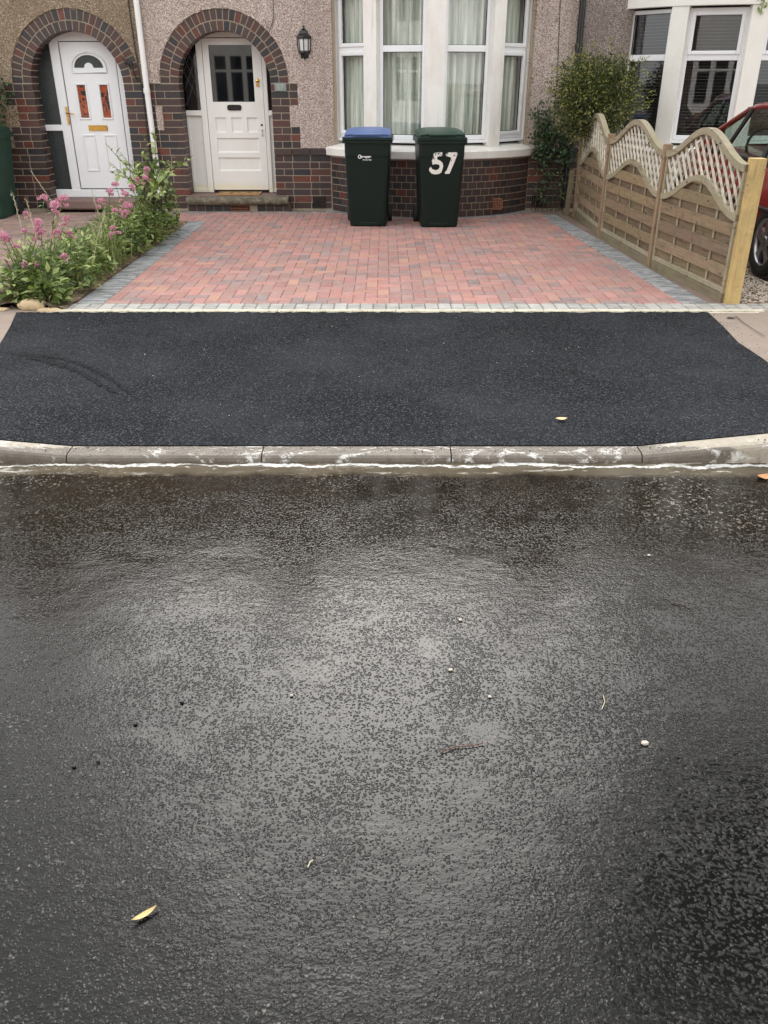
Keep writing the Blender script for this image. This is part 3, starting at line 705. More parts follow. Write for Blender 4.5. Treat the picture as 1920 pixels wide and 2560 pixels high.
def bay(house, cx, cy, edges, zb, zt, ztr, paint, brick=True, curtain=True, upper=M['dash57'], ssh=((0, 0), (0, 0), (0, 0), (0, 0)), Rs=1.66, Rw=1.52, end=54):
    E_ = radians(end)
    g = MB()
    # columns
    angs = [-E_] + [radians(a) for e in edges for a in e] + [E_]
    for i in range(0, len(angs), 2): ring(g, cx, cy, Rw - .10, Rw + .03, angs[i], angs[i + 1], zb - .12, zt + .02, 4)
    ring(g, cx, cy, Rw - .10, Rw + .045, -E_, E_, zt + .02, zt + .32, 28)
    g.build('bay_columns', paint, house)
    g = MB()
    prof = [(Rs - .004, zb - .215), (Rs + .008, zb - .205), (Rs + .010, zb - .125), (Rs - .01, zb - .108), (Rw - .12, zb - .06)]
    n = 40; Es = radians(end + 1.5); vs = []
    for i in range(n + 1):
        a = -Es + 2 * Es * i / n
        for r, z in prof + [(Rw - .12, zb - .215)]: vs.append((cx + r * sin(a), cy - r * cos(a), z))
    m = len(prof) + 1
    g.add(vs, [(i * m + j, i * m + (j + 1) % m, (i + 1) * m + (j + 1) % m, (i + 1) * m + j) for i in range(n) for j in range(m)])
    g.add(vs[:m], [list(range(m))]); g.add(vs[-m:], [list(range(m))])
    g.build('bay_sill', paint, house)
    for (a0, a1), (sl_, st_) in zip(edges, ssh):
        windowpanel(house, cx, cy, Rw - .055, radians(a0), radians(a1), zb, zt, ztr, sl_, st_, M['upvc'])
    # upper storey: hung wall, upper windows, head
    g = MB(); ring(g, cx, cy, Rw - .1, Rw + .03, -E_, E_, zt + .32, 3.55, 28); ring(g, cx, cy, Rw - .1, Rw + .03, -E_, E_, 4.85, 5.4, 28); g.build('bay_upper_wall', upper, house)
    g = MB()
    for i in range(0, len(angs), 2): ring(g, cx, cy, Rw - .10, Rw + .02, angs[i], angs[i + 1], 3.55, 4.85, 4)
    g.build('bay_upper_columns', paint, house)
    for (a0, a1) in edges: windowpanel(house, cx, cy, Rw - .055, radians(a0), radians(a1), 3.55, 4.85, 4.4, 0, 0, M['upvc'])
    # masonry under the sill
    R0 = 1.60 if brick else Rs - .02
    g = MB(); ring(g, cx, cy, R0 - .10, R0 - (.004 if brick else 0), -E_, E_, -.03, zb - .21, 40); g.build('bay_base', M['mortar'] if brick else paint, house)
    if brick:
        g = MB(); st = .124 / R0
        for k in range(0, 9):
            z0 = Z0 + k * CH + .005 - .02; z1 = z0 + CH - .010
            if z1 > zb - .2: z1 = zb - .216
            if z1 - z0 < .03: continue
            a = -E_ + (st / 2 if k % 2 else 0)
            while a < E_:
                b = min(a + st - .010 / R0, E_)
                if b - a > .015: ring(g, cx, cy, R0 - .08, R0 + random.uniform(0, .003), a, b, z0, z1, 1, brickcol(.30 if k > 1 else .03))
                a += st
        g.build('bay_brickwork', M['brick'], house)
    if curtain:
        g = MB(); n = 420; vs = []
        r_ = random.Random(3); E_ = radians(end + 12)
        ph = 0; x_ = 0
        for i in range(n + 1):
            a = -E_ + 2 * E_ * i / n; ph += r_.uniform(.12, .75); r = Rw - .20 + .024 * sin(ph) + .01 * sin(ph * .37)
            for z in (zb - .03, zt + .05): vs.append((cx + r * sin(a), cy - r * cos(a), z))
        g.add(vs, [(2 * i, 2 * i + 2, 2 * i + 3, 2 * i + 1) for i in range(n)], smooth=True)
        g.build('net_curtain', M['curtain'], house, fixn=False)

def shell(house, x0, x1, dash, roofmat=M['tile'], ymin=None):
    """side, rear and inner walls and roof"""
    g = MB()
    g.box(x0 + .02, x1 - .02, 20, 20.2, 0, 5.4); g.box(x0 + .01, x0 + .06, YW + .3, 20, 0, 5.4); g.box(x1 - .06, x1 - .01, YW + .3, 20, 0, 5.4)
    g.box(x0 + .06, x1 - .06, YW + .35, 20, 2.72, 2.85); g.box(x0 + .06, x1 - .06, 15.6, 15.7, 0, 5.4); g.box(x0 + .06, x1 - .06, YW + .35, 15.6, .1, .18); g.box(x0 + .06, x1 - .06, YW + .1, 15.6, 5.25, 5.30)
    g.build('inner_walls', M['room'], house)
    g = MB()
    vs = [(x0, 11.75, 5.32), (x1, 11.75, 5.32), (x1, 16, 8.3), (x0, 16, 8.3), (x0, 20.4, 5.32), (x1, 20.4, 5.32)]
    g.add(vs + [(a, b, c - .14) for a, b, c in vs], [(0, 1, 2, 3), (3, 2, 5, 4), (6, 9, 8, 7), (9, 10, 11, 8), (0, 6, 7, 1), (4, 5, 11, 10), (0, 3, 9, 6), (3, 4, 10, 9), (1, 7, 8, 2), (2, 8, 11, 5)])
    rf = g.build('roof', roofmat, house)
    xm = (x0 + .5); g = MB(); g.box(xm, xm + .9, 15.6, 16.4, 7.9, 9.2); g.build('chimney', M['terracotta'], rf)

H57 = thing('terraced_house', 'middle terraced house with pink pebbledash, white bay window and arched porch numbered 57', 'house', (-.3, 12.1, 0), 'terraced houses')
H55 = thing('terraced_house', 'left terraced house with brown pebbledash and white plastic door with fan light', 'house', (-5.2, 12.1, 0), 'terraced houses')
H59 = thing('terraced_house', 'right terraced house with grey pebbledash and white painted bay behind the red car', 'house', (4.9, 12.1, 0), 'terraced houses')
AX57, AX55 = -2.06, -3.96
# 57 pebbledash
def walltooth(cx, xl, xr, side):
    pts = [(xl, CZ)] ; return pts
g = MB()
out = [(-3.10, CZ), (-2.888, CZ)] + jarc(AX57, CZ, .834, pi, 0, 90)[1:-1] + [(-1.228, CZ), (-1.12, CZ), (-1.12, 1.301), (-1.235, 1.301), (-1.235, 1.046), (-1.11, 1.046), (-1.11, .786), (-.66, .786), (-.66, 5.4), (-3.10, 5.4)]
g.prism([out], YW - .014, YW + .02); g.build('pebbledash_wall', M['dash57'], H57)
g = MB(); g.prism([[(1.90, .786), (2.445, .786), (2.445, 5.4), (1.90, 5.4)]], YW - .014, YW + .02); g.build('pebbledash_wall', M['dash57'], H57)
g = MB()
g.prism([[(-2.99, 1.005), (-2.905, 1.005), (-2.905, 1.28), (-2.99, 1.28)]], YW - .010, YW + .02)
g.build('render_patch', M['dash57'], H57)
# 57 mortar backing with door opening
gm = MB(); gm.prism([[(-3.10, -.03), (-2.656, -.03), (-2.656, CZ)] + arc(AX57, CZ, .595, pi, 0, 32)[1:-1] + [(-1.464, CZ), (-1.464, -.03), (-.62, -.03), (-.62, 2.6), (-3.10, 2.6)]], YW + .004, YW + .252)
gm.build('mortar_backing', M['mortar'], H57); gm = MB(); gm.prism([[(1.86, -.03), (2.445, -.03), (2.445, 2.6), (1.86, 2.6)]], YW + .004, YW + .252)
gm.build('mortar_backing', M['mortar'], H57)
# 57 brickwork
g = MB(); arch(g, AX57)
for k in range(0, 18):
    course(g, k, -3.095, -2.652, (k % 2) + (k // 3) % 2) if not (12 <= k <= 14) else (course(g, k, -3.095, -2.995, 1), course(g, k, -2.90, -2.652, k % 2))
    if k < 9: course(g, k, -1.468, -.72, k % 2)
    elif k < 12: course(g, k, -1.468, -1.113, k % 2)
    elif k < 15: course(g, k, -1.468, -1.238, k % 2)
    else: course(g, k, -1.468, -1.123, k % 2)
g.build('brickwork', M['brick'], H57)
g = MB()
for k in range(0, 9): course(g, k, 1.95, 2.44, k % 2)
g.build('brickwork', M['brick'], H57)
for xx, sg_ in ((-2.652, -1), (-1.468, 1)): g = MB(); jamb(g, xx, sg_, 0, 18); g.build('doorway_reveal', M['brick'], H57)
# plinth cap course
g = MB(); x = -1.46
while x < -.72: g.box(x, x + .228, YW - .02, YW + .02, .702, .776, brickcol(.3), .004); x += .238
g.build('plinth_cap', M['brick'], H57); g = MB(); x = 1.97
while x < 2.40: g.box(x, x + .228, YW - .02, YW + .02, .702, .776, brickcol(.3), .004); x += .238
g.build('plinth_cap', M['brick'], H57)
bay(H57, .62, 13.0, [(-56, -34), (-27.5, -4.4), (4.4, 27.5), (34, 56)], .915, 2.62, 1.935, M['oldwhite'], True, True, M['dash57'], ((1, 1), (0, 0), (0, 0), (1, 1)), end=58.5)
shell(H57, -3.10, 2.45, None)
airbrick(H57, -2.09, -1.83, .0, .08, 11.985, M['terracotta'])
airbrick(H57, -.975, -.80, .03, .18, YW - .012, M['black'])
airbrick(H57, 1.40, 1.56, .07, .21, 11.62, M['terracotta'])
airbrick(H57, 2.03, 2.2, .05, .19, YW - .012, M['black'])
# 57 step
g = MB(); prof = [(12.0, .085), (11.945, .087), (11.915, .098), (11.898, .118), (11.893, .14), (11.90, .162), (11.92, .180), (11.96, .190), (12.08, .192)]
n = 30; vs = []
for i in range(n + 1):
    x = -2.675 + 1.38 * i / n; e = .006 * sin(i * 2.1) + .004 * sin(i * 5.3)
    for y_, z_ in prof: vs.append((x, y_ + e * .6, z_ + e * .3))
m = len(prof); g.add(vs, [(i * m + j, i * m + j + 1, (i + 1) * m + j + 1, (i + 1) * m + j) for i in range(n) for j in range(m - 1)], smooth=True)
g.add(vs[:m], [list(range(m))]); g.add(vs[-m:], [list(range(m))])
g.build('door_step', M['step'], H57)
g = MB(); g.box(-2.66, -1.46, 12.02, 12.5, .05, .196); g.build('porch_floor', M['porch'], H57)
g = MB(); g.box(-2.68, -1.29, 11.997, 12.06, -.02, .085, (.3, .3, .3)); g.build('step_backing', M['mortar'], H57)
g = MB(); x = -2.67
while x < -1.31:
    if not (-2.19 < x < -1.84): g.box(x, x + .108, 11.988, 12.03, .004, .078, brickcol(.02), .003)
    x += .118
g.build('step_brickwork', M['brick'], H57)

# 57 door set
YD = 12.40
fr = MB()
fr.box(-2.452, -2.372, YD - .03, YD + .06, .20, 2.2, b=.006); fr.box(-1.600, -1.545, YD - .03, YD + .06, .20, 2.2, b=.006)
fr.box(-2.372, -1.600, YD - .03, YD + .06, 2.085, 2.2, b=.006)
fr.box(-2.66, -2.452, YD - .035, YD + .05, 1.165, 1.232, b=.008); fr.box(-1.545, -1.46, YD - .035, YD + .05, 1.165, 1.232, b=.008)
fr.box(-2.66, -2.452, YD - .01, YD + .05, .20, .245, b=.004); fr.box(-1.545, -1.46, YD - .01, YD + .05, .20, .245, b=.004)
fr.box(-2.66, -2.625, YD - .01, YD + .05, .245, 1.165, b=.004)
fr.box(-1.49, -1.46, YD - .01, YD + .05, .245, 1.165, b=.004)
frame57 = fr.build('door_frame', M['door'], H57)
g = MB(); g.box(-1.545, -1.49, YD + .006, YD + .04, .245, 1.165); g.build('boarded_panel', M['door'], frame57); g = MB(); g.box(-2.625, -2.452, YD + .006, YD + .04, .245, 1.165)
for i in range(12):       # diagonal boarding: thin raised beads
    x0_, z0_ = -2.625, .10 + i * .085
    a = max(0, (.247 - z0_)) ; x_a, z_a = x0_ + a, z0_ + a; b_ = .172; z_b = z0_ + b_; x_b = x0_ + b_
    if z_b > 1.16: b2 = 1.16 - z0_; x_b, z_b = x0_ + b2, 1.16
    if x_b - x_a > .02:
        d = .0045; g.add([(x_a, YD + .003, z_a), (x_a + d, YD + .003, z_a - d), (x_b + d, YD + .003, z_b - d), (x_b, YD + .003, z_b)], [(0, 1, 2, 3)], (.3, .3, .3))
g.build('boarded_panel', M['door'], frame57)
g = MB(); g.add([(-2.66, YD + .02, 1.23), (-2.45, YD + .02, 1.23), (-2.45, YD + .02, 2.2), (-2.66, YD + .02, 2.2)], [(0, 1, 2, 3)]); sg0 = g.build('side_light', M['darkglass'], frame57); g = MB(); g.add([(-1.545, YD + .02, 1.23), (-1.46, YD + .02, 1.23), (-1.46, YD + .02, 2.2), (-1.545, YD + .02, 2.2)], [(0, 1, 2, 3)])
sg = g.build('side_light', M['darkglass'], frame57)
g = MB()
for i in range(-3, 8):
    for sgn in (1, -1):
        z_ = 1.10 + i * .19; pts = []
        for t_ in (0, 1):
            x_ = -2.65 + .2 * t_; z2 = z_ + (.42 * t_ if sgn > 0 else .42 * (1 - t_)); pts.append((x_, z2))
        (xa, za), (xb, zb_) = pts
        if min(za, zb_) < 1.24 or max(za, zb_) > 2.2: 
            continue
        g.tube([(xa, YD + .015, za), (xb, YD + .015, zb_)], .003, 5)
g.build('leading', flat('dull_lead', (.10, .10, .105), .5), sg)
# door leaf with sunk panels
D0, D1, DZ0, DZ1 = -2.366, -1.606, .235, 2.075
g = MB(); holes = [(-2.285, -1.722, 1.335, 2.0)] + [(a, a + .145, .962, 1.147) for a in (-2.272, -2.057, -1.845)] + [(-2.272, -1.70, .712, .894), (-2.272, -1.70, .48, .65)]
g.prism([[(D0, DZ0), (D1, DZ0), (D1, DZ1), (D0, DZ1)]] + [[(a, c), (a, d), (b, d), (b, c)] for a, b, c, d in holes], YD - .022, YD + .02)
for a, b, c, d in holes[1:]:
    q = .018; vs = [(a, YD - .008, c), (b, YD - .008, c), (b, YD - .008, d), (a, YD - .008, d), (a + q, YD - .004, c + q), (b - q, YD - .004, c + q), (b - q, YD - .004, d - q), (a + q, YD - .004, d - q)]
    g.add(vs, [(0, 1, 5, 4), (1, 2, 6, 5), (2, 3, 7, 6), (3, 0, 4, 7), (4, 5, 6, 7)])
door57 = g.build('door', M['door'], H57)
g = MB(); g.add([(-2.285, YD + .004, 1.335), (-1.722, YD + .004, 1.335), (-1.722, YD + .004, 2.0), (-2.285, YD + .004, 2.0)], [(0, 1, 2, 3)]); g.build('door_glass', M['darkglass'], door57)
g = MB(); pts = [(-2.096 + .19 * 0, 0)]; 
oval = [(-2.002 + .094 * (abs(cos(a)) ** .35) * (1 if cos(a) > 0 else -1), 1.266 + .035 * (abs(sin(a)) ** .5) * (1 if sin(a) > 0 else -1)) for a in [2 * pi * i / 32 for i in range(32)]]
g.prism([oval], YD - .034, YD - .022); g.build('letterbox', M['black'], door57)
g = MB(); g.lathe([(0, -.03), (.020, -.03), (.026, -.018), (.028, 0)], (-1.672, YD - .022, 1.585), 'y', 20); g.box(-1.69, -1.652, YD - .036, YD - .022, 1.515, 1.548, b=.003); g.build('lock', M['brass'], door57)
g = MB(); g.lathe([(0, -.004), (.014, -.004), (.015, 0)], (-1.650, YD - .022, 1.055), 'y', 14); g.build('keyhole', M['black'], door57)
g = MB(); g.tube([(-1.648, YD - .024, .99), (-1.648, YD - .05, .975), (-1.648, YD - .05, .935), (-1.648, YD - .024, .92)], .006, 8); g.lathe([(0, -.01), (.012, -.01), (.013, 0)], (-1.648, YD - .022, .99), 'y', 12); g.build('door_handle', M['steel'], door57)
g = MB(); g.box(D0 + .02, D1 - .01, YD - .012, YD + .05, .196, .232); g.build('threshold_gap', M['black'], door57)
# number plate
g = MB(); g.box(-1.417, -1.265, YW - .018, YW + .004, 1.463, 1.563, b=.003); npl = g.build('number_plate', M['slate'], H57)
text_mesh('plate_digits', '57', .088, flat('plate_digit_paint', (.36, .40, .37), .5), npl, Vector((-1.388, YW - .019, 1.482)) - H57.location, depth=.002, bold=.002, xs=1.0)

# ---- 55
g = MB()
out = [(-3.10, CZ), (-3.10, 5.4), (-5.62, 5.4), (-5.62, .786), (-4.92, .786), (-4.92, 1.046), (-4.80, 1.046), (-4.80, 1.301), (-4.92, 1.301), (-4.92, CZ), (-4.792, CZ)] + jarc(AX55, CZ, .834, pi, 0, 90)[1:-1] + [(-3.128, CZ)]
g.prism([out], YW - .014, YW + .02); g.build('pebbledash_wall', M['dash55'], H55)
g = MB(); g.prism([[(-5.62, -.03), (-4.556, -.03), (-4.556, CZ)] + arc(AX55, CZ, .595, pi, 0, 32)[1:-1] + [(-3.364, CZ), (-3.364, -.03), (-3.10, -.03), (-3.10, 2.6), (-5.62, 2.6)]], YW + .004, YW + .252); g.build('mortar_backing', M['mortar'], H55)
g = MB(); arch(g, AX55)
for k in range(0, 18):
    xl = -5.6 if k < 9 else (-4.923 if k < 12 else (-4.803 if k < 15 else -4.923))
    course(g, k, xl, -4.552, k % 2)
g.build('brickwork', M['brick'], H55)
g = MB()
for k in range(0, 18): course(g, k, -3.368, -3.105, k % 2)
g.build('brickwork', M['brick'], H55)
for xx, sg_ in ((-4.552, -1), (-3.368, 1)): g = MB(); jamb(g, xx, sg_, 0, 18); g.build('doorway_reveal', M['brick'], H55)
g = MB(); g.box(-4.6, -3.32, 11.97, 12.5, .02, .15, b=.02); g.build('door_step', M['porch'], H55)
bay(H55, -6.85, 13.0, [(-52, -35.5), (-26, -4.4), (4.4, 26), (35.5, 52)], .915, 2.62, 1.935, M['oldwhite'], True, True, M['dash55'])
shell(H55, -8.6, -3.10, None)
YE = 12.35
g = MB()   # frame
g.box(-4.62, -4.565, YE - .03, YE + .05, .15, 2.25, b=.006); g.box(-4.335, -4.215, YE - .03, YE + .05, .15, 2.25, b=.008)
g.box(-4.565, -4.335, YE - .03, YE + .05, .985, 1.06, b=.006); g.box(-4.565, -3.3, YE - .035, YE + .05, .13, .245, b=.008)
g.box(-3.49, -3.3, YE - .03, YE + .05, .245, 2.25, b=.006); g.box(-4.215, -3.49, YE - .03, YE + .05, 2.04, 2.25, b=.006)
f55 = g.build('door_frame', M['upvc'], H55)
g = MB()
for za, zc in ((.245, .985), (1.06, 2.2)): g = MB(); g.add([(-4.565, YE + .01, za), (-4.335, YE + .01, za), (-4.335, YE + .01, zc), (-4.565, YE + .01, zc)], [(0, 1, 2, 3)]); g.build('side_light', M['obsglass'], f55)
g = MB(); fan = arc(-3.858, 1.735, .19, 0, pi, 20); fan = [(x_, 1.735 + (z_ - 1.735) * .78) for x_, z_ in fan] + [(-3.858 - .06, 1.735)] + [(x_, 1.735 + (z_ - 1.735)) for x_, z_ in arc(-3.858, 1.735, .06, pi, 0, 8)[1:-1]] + [(-3.858 + .06, 1.735)]
hl = [(-4.052, -3.944, 1.145, 1.535), (-3.752, -3.648, 1.145, 1.535)]
L0, L1 = -4.20, -3.50
g.prism([[(L0, .26), (L1, .26), (L1, 2.03), (L0, 2.03)], fan[::-1]] + [[(a, c), (a, d), (b, d), (b, c)] for a, b, c, d in hl], YE - .025, YE + .01)
def raised(a, b, c, d, h=.012, w=.02):
    for (x0_, x1_, z0_, z1_) in ((a - w, b + w, d, d + w), (a - w, b + w, c - w, c), (a - w, a, c, d), (b, b + w, c, d)): g.box(x0_, x1_, YE - .025 - h, YE - .02, z0_, z1_, b=.006)
for q in hl: raised(*q, w=.024)
raised(-4.055, -3.925, .50, .92); raised(-3.765, -3.635, .50, .92)
for r_ in (.225,):
    pts = [(x_, YE - .03, 1.735 + (z_ - 1.735) * .80) for x_, z_ in arc(-3.858, 1.735, r_, 0, pi, 24)]; g.tube([(-3.858 + r_, YE - .03, 1.68)] + pts + [(-3.858 - r_, YE - .03, 1.68), (-3.858 + r_, YE - .03, 1.68)], .011, 6)
d55 = g.build('door', M['upvc'], H55)
g = MB(); g.box(L0 - .012, L1 + .012, YE - .005, YE + .03, .248, 2.042); g.build('door_gap', M['blackpl'], d55)
g = MB(); g.add([(-4.06, YE - .008, 1.72), (-3.65, YE - .008, 1.72), (-3.65, YE - .008, 1.91), (-4.06, YE - .008, 1.91)], [(0, 1, 2, 3)]); g.build('fan_light', M['obsglass'], d55)
g = MB()
for a, b, c, d in hl: g = MB(); g.add([(a, YE - .008, c), (b, YE - .008, c), (b, YE - .008, d), (a, YE - .008, d)], [(0, 1, 2, 3)]); g.build('stained_glass', M['stain'], d55)
g = MB(); g.box(-3.975, -3.72, YE - .036, YE - .025, .985, 1.055, b=.004); g.box(-3.955, -3.74, YE - .042, YE - .036, 1.0, 1.04, b=.004); g.build('letterbox', M['brass'], d55)
g = MB(); g.box(-4.244, -4.215, YE - .045, YE - .03, 1.06, 1.28, b=.004); g.tube([(-4.23, YE - .045, 1.2), (-4.23, YE - .075, 1.2), (-4.13, YE - .075, 1.195)], .009, 8); g.build('door_handle', M['brass'], f55)

# ---- 59
g = MB(); g.prism([[(2.455, .786), (3.10, .786), (3.10, 5.4), (2.455, 5.4)]], YW - .014, YW + .02); g.build('pebbledash_wall', M['dash59'], H59); g = MB(); g.prism([[(5.9, .3), (8.4, .3), (8.4, 5.4), (5.9, 5.4)]], YW - .014, YW + .02); g.build('pebbledash_wall', M['dash59'], H59)
g = MB(); g.prism([[(2.455, -.03), (3.12, -.03), (3.12, 2.6), (2.455, 2.6)]], YW + .004, YW + .252); g.build('mortar_backing', M['mortar'], H59); g = MB(); g.prism([[(5.8, -.03), (8.4, -.03), (8.4, 2.6), (5.8, 2.6)]], YW + .004, YW + .252); g.build('mortar_backing', M['mortar'], H59)
g = MB()
for k in range(9): course(g, k, 2.46, 3.1, k % 2)
g.build('brickwork', M['brick'], H59)
bay(H59, 4.42, 13.0, [(-57, -35.5), (-28.5, -3.6), (3.6, 28.5), (35.5, 57)], .915, 2.36, 1.84, M['cream'], False, False, M['cream'], ((0, 0), (0, 1), (0, 1), (0, 0)), 1.74, 1.62, 59)
shell(H59, 2.45, 8.4, None)
# blinds in 59
g = MB()
for i in range(38):
    z = .95 + i * .036
    for a0, a1 in ((-57, -35.5), (-28.5, -3.6), (3.6, 28.5), (35.5, 57)):
        xf, w = facet(4.42, 13.0, 1.46, radians(a0), radians(a1)); g.xf = xf
        g.box(.03, w - .03, 0, .010, z, z + .0022)
g.xf = None
g.build('venetian_blind', M['blind'], H59)

# gutters etc. as parts of each house
for hs_, x0, x1 in ((H57, -3.10, 2.45), (H55, -8.6, -3.1), (H59, 2.45, 8.4)):
    g = MB(); g.tube([(x0 + .01, 11.70, 5.22), (x1 - .01, 11.70, 5.22)], .055, 8); g.build('gutter', M['blackpl'], hs_)

# ------------------------------------------------------------ wall things
p_ = thing('drainpipe', 'white plastic drainpipe between the two arched doorways', 'drainpipe', (-3.06, 12.04, 0))
g = MB(); g.tube([(-3.075, 12.04, 5.2), (-3.06, 12.04, 1.47)], .036, 14); g.tube([(-3.06, 12.04, 1.47), (-3.045, 12.04, .20)], .036, 14); g.build('pipe', M['white'], p_)
g = MB()
g.tube([(-3.062, 12.04, 1.50), (-3.062, 12.04, 1.44)], .043, 14); g.tube([(-3.068, 12.04, 3.0), (-3.068, 12.04, 2.92)], .043, 14); g.build('pipe_collar', M['white'], p_)
g = MB(); g.tube([(-3.05, 12.04, .735), (-3.05, 12.04, .72)], .040, 14); g.box(-3.10, -3.0, 12.04, 12.1, .72, .735); g.build('pipe_clip', M['blackpl'], p_)
p_ = thing('drainpipe', 'black drainpipe on the pebbledash behind the round bush', 'drainpipe', (2.46, 12.04, 0))
g = MB(); g.tube([(2.46, 12.035, 5.2), (2.46, 12.035, .05)], .040, 14); g.build('pipe', M['black'], p_)
g = MB(); g.tube([(2.46, 12.035, 2.0), (2.46, 12.035, 1.93)], .048, 14); g.build('pipe_collar', M['black'], p_)
g = MB(); g.tube([(-3.175, 12.075, 5.2), (-3.17, 12.075, 2.3), (-3.15, 12.072, 1.85), (-3.13, 12.07, 1.5), (-3.125, 12.07, .9), (-3.12, 12.07, .3)], .007, 6); tag(g.build('cable', M['blackpl']), 'black cable running down left of the white drainpipe', 'cable')
g = MB(); g.tube([(-1.37, 12.075, 5.2), (-1.372, 12.075, 2.6), (-1.38, 12.075, 2.3), (-1.40, 12.075, 2.22), (-1.43, 12.072, 2.16), (-1.455, 12.07, 2.12)], .004, 6); tag(g.build('cable', M['blackpl']), 'thin black wire curving down to the top right of the arch of number 57', 'cable')
g = MB(); g.tube([(2.18, 12.078, 5.2), (2.19, 12.078, 2.4), (2.225, 12.078, 1.7), (2.235, 12.078, 1.0)], .004, 6); tag(g.build('cable', M['blackpl']), 'thin wire on the pebbledash left of the black drainpipe', 'cable')
g = MB(); g.tube([(-3.33, 12.075, 1.86), (-3.29, 12.06, 1.80), (-3.23, 12.055, 1.78), (-3.20, 12.06, 1.66), (-3.17, 12.07, 1.58)], [.008, .014, .012, .010, .006], 7); g.box(-3.30, -3.22, 12.05, 12.09, 1.765, 1.80); tag(g.build('wall_bracket', M['black']), 'small black iron bracket on the right of the left arch', 'bracket')
# lantern
la = thing('wall_lantern', 'black half lantern with frosted panes on the pebbledash', 'lantern', (-1.012, 12.085, 1.82))
cx_, yb = -1.012, 12.086
def hexr(r, z, n=6):
    # half hexagon against the wall
    return [(cx_ + r * cos(a), yb - r * .95 * sin(a), z) for a in [pi * i / 4 for i in range(5)]]
def loft(g, rings, col=(1, 1, 1)):
    m = len(rings[0]); vs = [p for r in rings for p in r]
    g.add(vs, [(i * m + j, i * m + j + 1, (i + 1) * m + j + 1, (i + 1) * m + j) for i in range(len(rings) - 1) for j in range(m - 1)], col)
g = MB(); loft(g, [hexr(.022, 2.165), hexr(.045, 2.145), hexr(.062, 2.115), hexr(.095, 2.085), hexr(.098, 2.072), hexr(.088, 2.068)])
g.lathe([(0, 2.205 - 2.17), (.011, 2.198 - 2.17), (.012, 2.188 - 2.17), (.006, 2.18 - 2.17), (.02, 2.165 - 2.17)], (cx_, yb - .015, 2.17), 'z', 10); g.build('lantern_roof', M['black'], la)
g = MB(); loft(g, [hexr(.088, 2.068), hexr(.088, 2.052), hexr(.080, 2.052)]); loft(g, [hexr(.074, 1.925), hexr(.076, 1.905), hexr(.066, 1.89), hexr(.045, 1.868), hexr(.020, 1.852), hexr(.001, 1.848)]); 
for a, b in zip(hexr(.086, 2.06), hexr(.075, 1.915)): g.tube([a, b], .0065, 5)
mids = lambda R: [((R[i][0] + R[i + 1][0]) / 2, (R[i][1] + R[i + 1][1]) / 2, R[i][2]) for i in range(4)]
g.lathe([(0.001, 0), (.011, .012), (.009, .025), (.018, .04)], (cx_, yb - .012, 1.818), 'z', 10); g.build('lantern_frame', M['black'], la)
g = MB(); loft(g, [hexr(.080, 2.06), hexr(.070, 1.912)]); g.build('lantern_panes', M['frost'], la)
g = MB(); g.box(cx_ - .05, cx_ + .05, 12.078, 12.09, 1.84, 2.15, b=.003); g.build('back_plate', M['black'], la)
# doormat
g = MB(xf=lambda p: Vector((p.x + (.02 * (12.5 - p.y)), p.y, p.z))); g.box(-2.30, -1.70, 12.055, 12.375, .197, .213, b=.004); tag(g.build('doormat', M['mat']), 'brown coir doormat with dark leaf pattern on the step of number 57', 'doormat')

